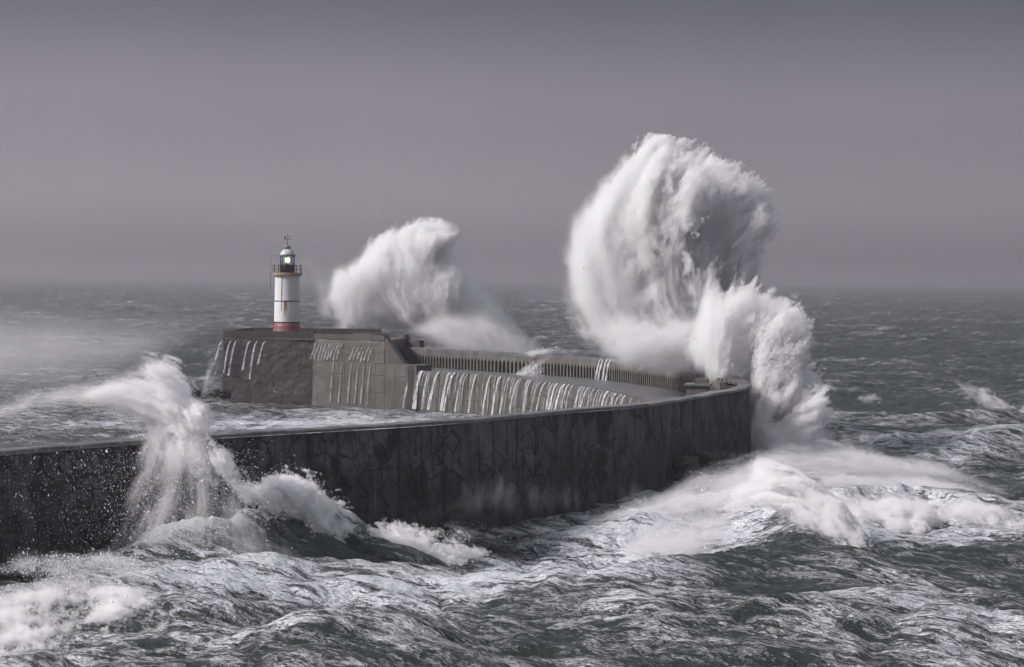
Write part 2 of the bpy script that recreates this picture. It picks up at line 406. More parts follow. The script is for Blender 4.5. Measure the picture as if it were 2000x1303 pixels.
# arcade: back wall, band, piers
s_a0 = s_at_depth(258); s_a1 = so_end + 3
i_a1 = s_a1
bw('arcade_back_wall', prism([(-TH + 0.9, ZQ - 0.1), (-TH + 0.9, ZW - 1.0), (-TH + 1.1, ZW - 1.0), (-TH + 1.1, ZQ - 0.1)], s_a0, s_a1), M_recess_shade)
bw('arcade_band', prism([(-TH + 0.0, ZW - 1.05), (-TH + 0.0, ZW - 0.28), (-TH + 1.2, ZW - 0.28), (-TH + 1.2, ZW - 1.05)], s_a0, s_a1, 0.7), M_arcade)
pitch = 0.92; s = s_a0 + 0.6
while s < s_a1:
    mb = prism([(-TH + 0.02, ZQ - 0.1), (-TH + 0.02, ZW - 1.05), (-TH + 0.9, ZW - 1.05), (-TH + 0.9, ZQ - 0.1)], s, s + 0.34, 1)
    # little haunches making the arch heads
    for sgn, e in ((-1, s), (1, s + 0.34)):
        A = on_out(e, -TH + 0.02, ZW - 1.05); B = on_out(e + sgn * 0.24, -TH + 0.02, ZW - 1.05); C_ = on_out(e, -TH + 0.02, ZW - 1.45)
        A2 = on_out(e, -TH + 0.9, ZW - 1.05); B2 = on_out(e + sgn * 0.24, -TH + 0.9, ZW - 1.05); C2 = on_out(e, -TH + 0.9, ZW - 1.45)
        mb.add([A, B, C_, A2, B2, C2], [(0, 1, 2), (3, 5, 4), (1, 4, 5, 2), (0, 3, 4, 1)])
    bw('arcade_pier', mb, M_arcade); s += pitch

# ------------------------------------------------------------------ lighthouse platform (end of the breakwater)
def g2(px, D): p = atd(px, 600, D); return p[0], p[1]
A_ = g2(437, 366); B_ = g2(614, 362); C_ = PC = g2(752, 354); D_ = (C_[0] + 3.0, 377.0); E_ = (-22, 386.8); F_ = (A_[0] + 2.0, 387.5)
plat = MB()
def poly_prism(pts, z0, z1, batter=0.0, cxy=None):
    mb = MB(); n = len(pts); cx = sum(p[0] for p in pts) / n; cy = sum(p[1] for p in pts) / n
    V = [(cx + (x - cx) * (1 + batter), cy + (y - cy) * (1 + batter), z0) for x, y in pts] + [(x, y, z1) for x, y in pts]
    mb.add(V, [tuple(range(n))[::-1], tuple(range(n, 2 * n))] + [(i, (i + 1) % n, n + (i + 1) % n, n + i) for i in range(n)])
    return mb
PF = [A_, B_, C_, D_, E_, F_]
# main mass with displaced front faces
bw('platform_mass', poly_prism([(x * 0.995 - 0.0, y + (0.5 if y < 370 else -0.3)) for x, y in PF], -3, 10.2), M_block)
def face_wall(name, p, q, z0, z1, mat, amp=0.10, batter=0.05, step=0.2, thick=0.5, seed=0, parent_fn=bwm):
    p = np.array(p); q = np.array(q); L = np.linalg.norm(q - p); t = (q - p) / L; n = np.array([t[1], -t[0]])
    if n[1] > 0: n = -n
    us = np.linspace(0, L, max(3, int(L / step))); zs = np.linspace(z0, z1, max(3, int((z1 - z0) / step)))
    U, Z = np.meshgrid(us, zs, indexing='ij')
    o_ = amp * samp2(crk, U * 3 + seed * 37, Z * 3) * 0.5 + amp * 0.3 * samp2(fine2, U * 10, Z * 10 + seed) + batter * (z1 - Z)
    X = p[0] + t[0] * U + n[0] * o_; Y = p[1] + t[1] * U + n[1] * o_
    V = np.stack([X, Y, Z], -1).reshape(-1, 3); Fq = grid_faces(len(us), len(zs))
    if np.cross(t, n) > 0: pass
    nv = len(zs); base = len(V)
    Bk = np.array([[p[0] + t[0] * u - n[0] * thick, p[1] + t[1] * u - n[1] * thick, z1] for u in us]); V = np.vstack([V, Bk])
    a = np.arange(len(us) - 1) * nv + nv - 1; b = base + np.arange(len(us) - 1)
    q_ = np.stack([a, a + nv, b + 1, b], -1)
    return parent_fn(name, mesh_np(name, V, np.vstack([Fq, q_]), mat))
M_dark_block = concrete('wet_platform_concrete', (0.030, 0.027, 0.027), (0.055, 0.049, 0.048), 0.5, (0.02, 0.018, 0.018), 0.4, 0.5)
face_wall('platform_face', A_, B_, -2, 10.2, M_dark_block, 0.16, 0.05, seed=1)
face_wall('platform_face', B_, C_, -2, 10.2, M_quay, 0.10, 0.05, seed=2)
# left end wall
face_wall('platform_end', (F_[0], F_[1]), A_, -2, 10.2, M_block, 0.12, 0.04, seed=3)
# parapet
def wallbar(p, q, z0, z1, th, mat, name, out_=0.0):
    p = np.array(p); q = np.array(q); t = (q - p) / np.linalg.norm(q - p); n = np.array([t[1], -t[0]])
    if n[1] > 0: n = -n
    mb = MB(); P = []
    for z in (z0, z1):
        for a, b in ((p, out_), (q, out_), (q, out_ - th), (p, out_ - th)):
            P.append((a[0] + n[0] * b, a[1] + n[1] * b, z))
    mb.hexa(P); return bw(name, mb, mat)
wallbar(A_, B_, 10.22, 11.3, 0.8, M_dark_block, 'parapet', 0.12)
X1 = tuple(np.array(B_) + 0.66 * (np.array(C_) - np.array(B_)))
wallbar(B_, C_, 10.22, 11.0, 0.8, M_block, 'parapet', 0.12)
wallbar((A_[0] + .4, A_[1] + .9), (F_[0], F_[1]), 10.22, 11.3, 0.6, M_block, 'parapet', 0.1)
wallbar((F_[0], F_[1] - .3), (E_[0], E_[1] - .3), 10.22, 11.3, 0.8, M_block, 'parapet', 0.0)
wallbar((A_[0] + .1, A_[1] + .3), (B_[0], B_[1]), 10.0, 10.24, 0.5, M_quay, 'string_course', 0.25)
# lower ledge in front of the right half, made of big blocks
l0 = np.array(g2(636, 359)); l1 = np.array(g2(815, 347)); nb_ = 9
for i in range(nb_):
    a = l0 + (l1 - l0) * i / nb_; b = l0 + (l1 - l0) * (i + 1) / nb_; t = (b - a) / np.linalg.norm(b - a)
    wallbar(a + t * .03, b - t * .03, 5.0 + rb.uniform(-.04, .04), 6.75 + rb.uniform(-.06, .06), 3.5, M_quay, 'ledge_block', rb.uniform(0, .08))
    wallbar(a + t * .02, b - t * .02, 2.4, 4.97, 3.5, M_quay, 'ledge_block', 0.06 + rb.uniform(0, .06))
    wallbar(a + t * .02, b - t * .02, -2.2, 2.37, 3.5, M_quay, 'ledge_block', 0.14 + rb.uniform(0, .06))
# end return of ledge towards the quay
n_ = np.array([0.25, 1.0])
wallbar(l1 + np.array([.05, .1]), l1 + n_ * 7, -2, 6.72, 1.5, M_block, 'ledge_return', 0.0)
# sloping wing wall from (752,656) down to (787,711)
mb = MB(); w0 = np.array(C_); w1 = np.array(g2(790, 352.5)); t = (w1 - w0) / np.linalg.norm(w1 - w0); n2 = np.array([-t[1], t[0]])
P = []
for a, z in ((w0, -2), (w1, -2), (w1, 6.7), (w0, 10.9)):
    P.append((a[0], a[1], z))
for a, z in ((w0, -2), (w1, -2), (w1, 6.7), (w0, 10.9)):
    P.append((a[0] + n2[0] * 1.2, a[1] + n2[1] * 1.2, z))
mb.add(P, [(0, 1, 2, 3), (7, 6, 5, 4), (0, 4, 5, 1), (1, 5, 6, 2), (2, 6, 7, 3), (3, 7, 4, 0)]); bw('wing_wall', mb, M_quay)
# upper parapet on the outer wall running on from the platform
sE = SO[np.argmin(np.linalg.norm(OUT - np.array([E_[0], E_[1]]), axis=1))]
mb = prism([(-0.1, ZW), (-0.1, 10.7), (-1.0, 10.7), (-1.0, ZW)], sE - 13, sE + 2, 1.0); bw('parapet', mb, M_block)
mb = prism([(-0.1, ZW), (-0.1, 9.9), (-1.0, 9.9), (-1.0, ZW)], sE - 18, sE - 13.02, 1.0); bw('parapet', mb, M_block)

# ------------------------------------------------------------------ sea
def tile(N_, L, wind, V, lmin, lmax, seed, spread=2.0):
    rg = np.random.default_rng(seed); k = 2 * np.pi * np.fft.fftfreq(N_, L / N_); KX, KY = np.meshgrid(k, k, indexing='ij')
    K = np.hypot(KX, KY); K[0, 0] = 1; Lw = V * V / 9.81
    cosf = (KX * wind[0] + KY * wind[1]) / K
    P = np.exp(-1 / (K * Lw) ** 2) / K ** 4 * (0.12 + 0.88 * np.abs(cosf) ** spread) * (1 - 0.7 * (cosf < 0))
    P *= np.exp(-(K * lmin / (2 * np.pi)) ** 2) * (K > 2 * np.pi / lmax); P[0, 0] = 0
    h = np.fft.fft2(rg.standard_normal((N_, N_))) * np.sqrt(P)
    z = np.fft.ifft2(h).real; sd_ = z.std(); h = h / sd_
    z = np.fft.ifft2(h).real; dx = np.fft.ifft2(-1j * KX / K * h).real; dy = np.fft.ifft2(-1j * KY / K * h).real
    jxx = np.fft.ifft2(KX * KX / K * h).real; jyy = np.fft.ifft2(KY * KY / K * h).real
    return [a.astype(np.float32) for a in (z, dx, dy, jxx + jyy)]
wind = np.array([-0.80, -0.60])
TA = tile(1024, 311, wind, 12, 2.4, 90, 1, 3.0)
TC = tile(1024, 827, np.array([-0.55, -0.83]), 15, 6, 300, 2, 3.0)
TB = tile(1024, 71, wind, 5.5, 0.22, 8, 3, 1.2)

def ocean(x, y, amp, ampb):
    rot = 0.35; ca, sa = math.cos(rot), math.sin(rot)
    u, v = (x * ca + y * sa) , (-x * sa + y * ca)
    r = np.zeros((4,) + x.shape, np.float32)
    for T_, L, a in ((TC, 827, 0.45), (TA, 311, 0.55)):
        n = 1024 / L
        for i in range(4): r[i] += a * amp * samp2(T_[i], x * n, y * n)
    n = 1024 / 71
    b = [samp2(T_, u * n, v * n) for T_ in TB]
    r[0] += ampb * b[0]; r[1] += ampb * (b[1] * ca - b[2] * sa); r[2] += ampb * (b[1] * sa + b[2] * ca); r[3] += ampb * b[3]
    return r

ncol = 1180
Ds = [78.0]
while Ds[-1] < 14000: Ds.append(Ds[-1] + 0.17 * (Ds[-1] / 110) ** 1.62)
Ds = np.array(Ds); nrow = len(Ds)
tt = np.linspace(-0.285, 0.285, ncol)
Y0 = np.repeat(Ds[:, None], ncol, 1); X0 = (Y0 * 0.262 + 21.0) / 0.285 * tt[None, :]
def inside_harbour(x, y):
    """1 on the harbour side of the breakwater"""
    cur = np.vstack([OUT[:, :2] - NO * 4.0, [[-60, 392]]])
    xi = np.full(x.shape, 1e9)
    ys = cur[:, 1]; k = np.argmax(ys)
    xw = np.interp(y, ys[:k + 1], cur[:k + 1, 0])       # outer wall x for each depth
    m = 1 / (1 + np.exp((x - xw) / 1.0))
    return m * (1 - sstep(382, 420, y))
harb = inside_harbour(X0, Y0)
left_calm = harb
amp = 1.2 * (1 - 0.62 * left_calm); ampb = 0.19 * (1 - 0.35 * left_calm)
shelter = (1 - sstep(395, 700, Y0)) * sstep(-5, -60, X0 + 0) * 0.3
amp = amp * (1 - shelter)
R = ocean(X0, Y0, amp, ampb)
base_px, base_py = proj(np.stack([X0, Y0, np.zeros_like(X0)], -1).reshape(-1, 3)); base_px = base_px.reshape(X0.shape); base_py = base_py.reshape(X0.shape)

HERO = [  # crest polyline in (photo x, photo y), crest height, width to the front, width behind, sharpness
    dict(p=[(930, 1165), (1060, 1150), (1180, 1130), (1330, 1098), (1450, 1075), (1600, 1085), (1700, 1098), (1850, 1100), (2080, 1108)], h=[0.5, 1.3, 2.2, 3.1, 3.6, 3.3, 2.8, 2.5, 2.3], wf=9, wb=4.5),
    dict(p=[(1220, 1010), (1380, 970), (1480, 958), (1550, 975), (1610, 1015), (1665, 1075)], h=[1.2, 2.4, 3.1, 3.1, 2.7, 1.5], wf=4.2, wb=5),
    dict(p=[(1620, 965), (1750, 955), (1850, 965), (1950, 985), (2080, 1000)], h=[2.6, 3.0, 2.8, 2.2, 1.8], wf=3.0, wb=6),
    dict(p=[(300, 1075), (400, 1015), (520, 992), (620, 1000), (690, 1040), (780, 1070), (900, 1090), (1000, 1098)], D=[149, 153, 158, 163, 166, 168, 169, 168], wf=3.4, wb=3.0, foam=0.8),
    dict(p=[(-90, 1150), (60, 1150), (180, 1150), (280, 1170), (350, 1210)], h=[1.5, 1.6, 1.6, 1.2, 0.4], wf=3.5, wb=5),
    dict(p=[(1560, 800), (1700, 810), (1850, 800), (1980, 790), (2100, 770)], h=[1.2, 1.8, 2.2, 2.6, 3.0], wf=6, wb=5),
    dict(p=[(1650, 860), (1800, 862), (1920, 850), (2080, 815)], h=[0.8, 1.2, 2.0, 2.6], wf=6, wb=6),
    dict(p=[(480, 1250), (600, 1235), (760, 1222), (900, 1218), (1020, 1230)], h=[0.6, 1.5, 2.0, 1.5, .6], wf=6, wb=3.5),
    dict(p=[(300, 1190), (420, 1205), (560, 1215)], h=[0.6, 1.2, 0.5], wf=3, wb=3),
    dict(p=[(900, 1290), (1050, 1270), (1200, 1265)], h=[0.5, 1.2, 0.6], wf=4, wb=4),
    dict(p=[(1680, 1250), (1800, 1225), (1960, 1235), (2080, 1250)], h=[0.8, 2.0, 2.4, 1.6], wf=6, wb=3.5),
    dict(p=[(1180, 1260), (1400, 1230), (1620, 1200), (1800, 1230)], h=[1.0, 2.2, 2.8, 1.6], wf=6, wb=3.5),
    dict(p=[(1500, 1150), (1620, 1130), (1760, 1150)], h=[0.8, 1.8, 0.8], wf=4, wb=3),
    dict(p=[(1830, 1200), (1950, 1180), (2080, 1190)], h=[0.8, 1.5, 1.6], wf=5, wb=5),
]
near = Y0[:, 0] < 330; nr = near.sum()
xx = X0[:nr].astype(np.float32); yy = Y0[:nr].astype(np.float32)
Hh = np.zeros_like(xx); foam_h = np.zeros_like(xx)
for hw in HERO:
    if 'D' in hw:
        Q3 = np.array([atd(a, b, dd_) for (a, b), dd_ in zip(hw['p'], hw['D'])]); P3 = Q3[:, :2]; hw['h'] = list(Q3[:, 2] / 0.95)
    else: P3 = np.array([at(a, b, hh * 0.9)[:2] for (a, b), hh in zip(hw['p'], hw['h'])])
    C3 = catmull(np.column_stack([P3, hw['h']]), 2.5)
    lo = C3[:, :2].min(0) - 25; hi = C3[:, :2].max(0) + 25
    rsel = (yy[:, 0] > lo[1]) & (yy[:, 0] < hi[1]); sub = np.where(rsel)[0]
    if not len(sub): continue
    x1 = xx[sub[0]:sub[-1] + 1]; y1 = yy[sub[0]:sub[-1] + 1]
    best = np.full(x1.shape, 1e9, np.float32); hv = np.zeros_like(x1); sg = np.zeros_like(x1)
    wq = samp2(crk, x1 * 5, y1 * 5).astype(np.float32); x1 = x1 + 0.9 * wq; y1 = y1 + 0.9 * samp2(crk, x1 * 5 + 200, y1 * 5).astype(np.float32)
    for i in range(len(C3) - 1):
        ex, ey, eh = C3[i + 1] - C3[i]; t_ = np.clip(((x1 - C3[i, 0]) * ex + (y1 - C3[i, 1]) * ey) / (ex * ex + ey * ey), 0, 1)
        dyy = y1 - C3[i, 1] - t_ * ey; d2 = (x1 - C3[i, 0] - t_ * ex) ** 2 + dyy ** 2; m = d2 < best
        best[m] = d2[m]; hv[m] = (C3[i, 2] + t_ * eh)[m]; sg[m] = dyy[m]
    d = np.sqrt(best); wv = np.where(sg < 0, hw['wf'], hw['wb'])
    e = np.exp(-(d / wv) ** 1.25)
    old = Hh[sub[0]:sub[-1] + 1]; new = hv * e * (1 + 0.10 * wq); Hh[sub[0]:sub[-1] + 1] = np.maximum(old, new) + 0.15 * np.minimum(old, new)
    foam_h[sub[0]:sub[-1] + 1] = np.maximum(foam_h[sub[0]:sub[-1] + 1], e * 0.08 + hw.get('foam', 0) * sstep(0.62, 0.95, e + 0.1 * wq) * np.clip(hv / 2, 0, 1))
R[0][:nr] *= (1 - 0.35 * np.clip(Hh / 3, 0, 1)); 
Zs = R[0].copy(); Zs[:nr] += Hh * 0.92
chop = 1.15
XX = X0 + chop * R[1]; YY = Y0 + chop * R[2]
J = R[3] * 1.0
# coverage of foam (0..1) from crest squeeze and from broad patches of broken water
def patch(px, py, rx, ry, a): return a * np.exp(-((base_px - px) / rx) ** 2 - ((base_py - py) / ry) ** 2)
cov = 0.20 + 0.10 * np.clip(J, -2, 3) + (0.35 + 0.5 * (Y0 > 240)) * sstep(1.2, 2.2, J)
cov += patch(1300, 1080, 200, 50, 0.35) + patch(1050, 1080, 420, 50, 0.42) + patch(1250, 1130, 200, 40, 0.2) + patch(1850, 1060, 260, 30, 0.45) + patch(1780, 890, 330, 40, 0.22)
cov += patch(700, 830, 420, 28, 0.5) + patch(300, 1160, 400, 50, 0.12) + patch(150, 1270, 260, 40, 0.35) + patch(650, 1180, 350, 40, 0.25) + patch(950, 1190, 300, 25, 0.15)
cov += patch(1500, 1000, 420, 70, 0.35) + patch(1900, 1290, 260, 40, 0.2) + patch(100, 800, 400, 60, 0.2) + patch(900, 1230, 700, 60, 0.10)
cov -= patch(1900, 640, 500, 90, 0.06) + patch(1850, 1170, 250, 40, 0.10) + patch(500, 1235, 250, 25, 0.1) + patch(600, 1115, 150, 32, 0.45) + patch(1570, 1115, 90, 40, 0.6) + patch(1850, 1120, 300, 14, 0.5) + patch(1500, 1170, 300, 25, 0.1) + patch(1600, 1225, 160, 12, 0.25) + patch(1900, 1260, 140, 14, 0.25) + patch(760, 1250, 160, 10, 0.22) + patch(1150, 1290, 160, 12, 0.2)
cov += 0.085 * np.clip(Zs / 1.2, -1.6, 1.6) - 0.03
cov[:nr] += foam_h
cov = 0.72 * (1 - np.exp(-np.clip(cov, -1, 9) / 0.72)) 
V = np.stack([XX, YY, Zs], -1).reshape(-1, 3)
Fq = grid_faces(nrow, ncol)[:, ::-1]

m, t, o = new_mat('storm_sea'); P = geo_pos(t)
at_ = N(t, 'ShaderNodeAttribute'); at_.attribute_name = 'foam'; cv = at_.outputs['Fac']
wrp = noise(t, P, 0.22, 4, 0.6)
pm = mapping(t, P, (1.0, 1.0, 1.0), (0, 0, 0.6))
ps = mapping(t, pm, (0.42, 1.7, 1.0))
n1 = noise(t, ps, 0.55, 9, 0.66, 1.4)
n2 = noise(t, ps, 2.6, 7, 0.68, 1.0)
n3 = noise(t, P, 0.11, 5, 0.6, 0.5); n4 = noise(t, ps, 8.0, 5, 0.7, 0.6)
# lace: thin ridges
def ridge(x, w): return math_(t, 'SUBTRACT', 1.0, math_(t, 'MULTIPLY', math_(t, 'ABSOLUTE', math_(t, 'SUBTRACT', x, 0.5)), w))
lace = math_(t, 'MAXIMUM', ridge(n1, 9.0), ridge(n2, 8.0))
lace = math_(t, 'MAXIMUM', lace, 0.0)
fld = math_(t, 'ADD', math_(t, 'MULTIPLY', n1, 0.75), math_(t, 'ADD', math_(t, 'MULTIPLY', n2, 0.45), math_(t, 'MULTIPLY', n3, 0.4)))
fld = math_(t, 'ADD', fld, math_(t, 'MULTIPLY', math_(t, 'SUBTRACT', n4, 0.42), 0.45))
fld = math_(t, 'ADD', fld, math_(t, 'MULTIPLY', lace, 0.13))
thr = math_(t, 'SUBTRACT', math_(t, 'ADD', fld, math_(t, 'MULTIPLY', cv, 0.75)), 1.0)
msk = mrange(t, thr, 0.08, 0.28, 0, 1, True)
fg = noise(t, P, 9.0, 6, 0.7)
fcol = mixc(t, mrange(t, math_(t, 'MULTIPLY', math_(t, 'ADD', fg, n4), 0.5), 0.38, 0.60), (0.26, 0.27, 0.31), (0.82, 0.83, 0.88))
wcol = mixc(t, n3, (0.012, 0.015, 0.017), (0.030, 0.034, 0.034))
col = mixc(t, msk, wcol, fcol)
hgt = math_(t, 'ADD', math_(t, 'MULTIPLY', n2, 0.6), math_(t, 'ADD', math_(t, 'MULTIPLY', fg, 0.35), math_(t, 'MULTIPLY', msk, 0.5)))
wv_ = noise(t, mapping(t, P, (1.3, 2.6, 1), (0, 0, 0.6)), 1.6, 5, 0.6, 0.6)
hgt = math_(t, 'ADD', hgt, math_(t, 'MULTIPLY', wv_, 0.6))
principled(t, o, col, mrange(t, msk, 0, 0.6, 0.33, 0.85), bump(t, hgt, 1.0, 0.26), mrange(t, msk, 0, 0.6, 0.18, 0.1))
M_sea = m
me = mesh_np('sea', V, Fq, M_sea, True)
at_ = me.attributes.new('foam', 'FLOAT', 'POINT'); at_.data.foreach_set('value', cov.astype(np.float32).ravel())
link('sea', me, kind='structure', label='stormy grey sea with streaked white foam')
print('sea', len(V), nrow, time.time() - T0)

# ------------------------------------------------------------------ spray: droplet clouds held in real volumes
T3 = fbm3((128, 128, 128), 1.72, 77)
T3b = fbm3((128, 128, 128), 1.55, 78)
def samp3(Tt, a, b, c_):
    n = Tt.shape[0]; Tf = Tt.ravel(); out_ = np.zeros(a.shape, np.float32)
    ia = np.floor(a).astype(np.int32); fa = (a - ia).astype(np.float32); ib = np.floor(b).astype(np.int32); fb = (b - ib).astype(np.float32)
    ic = np.floor(c_).astype(np.int32); fc = (c_ - ic).astype(np.float32)
    for da in (0, 1):
        wa = fa if da else 1 - fa; xa = ((ia + da) % n) * n
        for db in (0, 1):
            wb = wa * (fb if db else 1 - fb); xb = (xa + (ib + db) % n) * n
            for dc in (0, 1):
                out_ += wb * (fc if dc else 1 - fc) * Tf[xb + (ic + dc) % n]
    return out_
def poly_sdf(PX, PZ, X, Z):
    """signed distance, positive inside"""
    d = np.full(X.shape, 1e9, np.float32); ins = np.zeros(X.shape, bool); n = len(PX)
    for i in range(n):
        x0, z0, x1, z1 = PX[i], PZ[i], PX[(i + 1) % n], PZ[(i + 1) % n]
        ex, ez = x1 - x0, z1 - z0; t = np.clip(((X - x0) * ex + (Z - z0) * ez) / (ex * ex + ez * ez + 1e-9), 0, 1)
        d = np.minimum(d, (X - x0 - t * ex) ** 2 + (Z - z0 - t * ez) ** 2)
        c_ = ((z0 > Z) != (z1 > Z)) & (X < (x1 - x0) * (Z - z0) / (z1 - z0 + 1e-9) + x0); ins ^= c_
    d = np.sqrt(d); return np.where(ins, d, -d)
def spray_mat(name, col, aniso=0.2, dens=1.0):
    m, t, o = new_mat(name); v = N(t, 'ShaderNodeVolumePrincipled')
    v.inputs['Color'].default_value = (*col, 1); v.inputs['Density'].default_value = dens; v.inputs['Anisotropy'].default_value = aniso
    v.inputs['Density Attribute'].default_value = 'density'
    t.links.new(v.outputs[0], o.inputs['Volume']); return m
M_spray = spray_mat('white_spray', (0.985, 0.985, 0.992))
m, t, o = new_mat('white_droplets'); principled(t, o, (0.80, 0.81, 0.85), 0.5, None, 0.5); M_drop = m
def dens_volume(name, dens, lo, hi, fl, **props):
    """object = mesh of droplets + a density grid, joined in geometry nodes"""
    nx, ny, nz_ = dens.shape
    gm = bpy.data.meshes.new(name + '_density'); gm.vertices.add(dens.size)
    a = gm.attributes.new('d', 'FLOAT', 'POINT'); a.data.foreach_set('value', dens.astype(np.float32).ravel())
    go = bpy.data.objects.new(name + '_density', gm)          # data only, never linked to the scene
    o_ = link(name, fl, None, **props)
    g = bpy.data.node_groups.new(name + '_volume', 'GeometryNodeTree')
    g.interface.new_socket('Geometry', in_out='INPUT', socket_type='NodeSocketGeometry'); g.interface.new_socket('Geometry', in_out='OUTPUT', socket_type='NodeSocketGeometry')
    gi = g.nodes.new('NodeGroupInput'); gout = g.nodes.new('NodeGroupOutput')
    vc = g.nodes.new('GeometryNodeVolumeCube'); vc.inputs['Min'].default_value = tuple(lo); vc.inputs['Max'].default_value = tuple(hi)
    vc.inputs['Resolution X'].default_value = nx; vc.inputs['Resolution Y'].default_value = ny; vc.inputs['Resolution Z'].default_value = nz_
    vc.inputs['Background'].default_value = 0
    oi = g.nodes.new('GeometryNodeObjectInfo'); oi.inputs['Object'].default_value = go
    pos = g.nodes.new('GeometryNodeInputPosition'); L = g.links
    def vm_(op, a, b):
        n = g.nodes.new('ShaderNodeVectorMath'); n.operation = op
        for i, x in enumerate((a, b)):
            if isinstance(x, tuple): n.inputs[i].default_value = x
            elif x is not None: L.new(x, n.inputs[i])
        return n.outputs[0]
    r = (np.array(hi) - np.array(lo)) / (np.array(dens.shape) - 1)
    q = vm_('SUBTRACT', pos.outputs[0], tuple(lo)); q = vm_('DIVIDE', q, tuple(r)); q = vm_('ADD', q, (0.5, 0.5, 0.5)); q = vm_('FLOOR', q, None)
    dt = g.nodes.new('ShaderNodeVectorMath'); dt.operation = 'DOT_PRODUCT'; L.new(q, dt.inputs[0]); dt.inputs[1].default_value = (0, 0, 0)
    sp = g.nodes.new('ShaderNodeSeparateXYZ'); L.new(q, sp.inputs[0])
    def im(op, a, b):
        n = g.nodes.new('FunctionNodeIntegerMath'); n.operation = op
        for i, x in enumerate((a, b)):
            if isinstance(x, int): n.inputs[i].default_value = x
            else: L.new(x, n.inputs[i])
        return n.outputs[0]
    ix = im('MULTIPLY', im('ADD', im('MULTIPLY', sp.outputs[0], ny), sp.outputs[1]), nz_)
    ix = im('ADD', ix, sp.outputs[2])
    si = g.nodes.new('GeometryNodeSampleIndex'); si.data_type = 'FLOAT'; si.domain = 'POINT'; si.clamp = True
    L.new(oi.outputs['Geometry'], si.inputs['Geometry'])
    na = g.nodes.new('GeometryNodeInputNamedAttribute'); na.data_type = 'FLOAT'; na.inputs['Name'].default_value = 'd'
    L.new(na.outputs[0], si.inputs['Value']); L.new(ix, si.inputs['Index'])
    L.new(si.outputs[0], vc.inputs['Density'])
    sm = g.nodes.new('GeometryNodeSetMaterial'); sm.inputs['Material'].default_value = M_spray; L.new(vc.outputs[0], sm.inputs['Geometry'])
    jn = g.nodes.new('GeometryNodeJoinGeometry'); L.new(gi.outputs[0], jn.inputs[0]); L.new(sm.outputs[0], jn.inputs[0]); L.new(jn.outputs[0], gout.inputs[0])
    md = o_.modifiers.new('density', 'NODES'); md.node_group = g
    return o_
OCT_V = np.array([(1, 0, 0), (-1, 0, 0), (0, 1, 0), (0, -1, 0), (0, 0, 1), (0, 0, -1)], float)
OCT_F = np.array([(0, 2, 4), (2, 1, 4), (1, 3, 4), (3, 0, 4), (2, 0, 5), (1, 2, 5), (3, 1, 5), (0, 3, 5)])
def droplets(name, C, size, dirv=None, el=1.0):
    """small drops, stretched el times along dirv"""
    n = len(C); sz = np.asarray(size)[:, None]
    V = np.repeat(OCT_V[None], n, 0) * sz[:, :, None] if sz.ndim == 2 else 0
    if dirv is not None:
        dv = dirv / (np.linalg.norm(dirv, axis=1)[:, None] + 1e-9)
        V = V + (V @ dv[:, :, None]) * dv[:, None, :] * (el - 1)
    V = V + C[:, None, :]
    Fq = (OCT_F[None] + (np.arange(n) * 6)[:, None, None]).reshape(-1, 3)
    return mesh_np(name, V.reshape(-1, 3), Fq, M_drop)

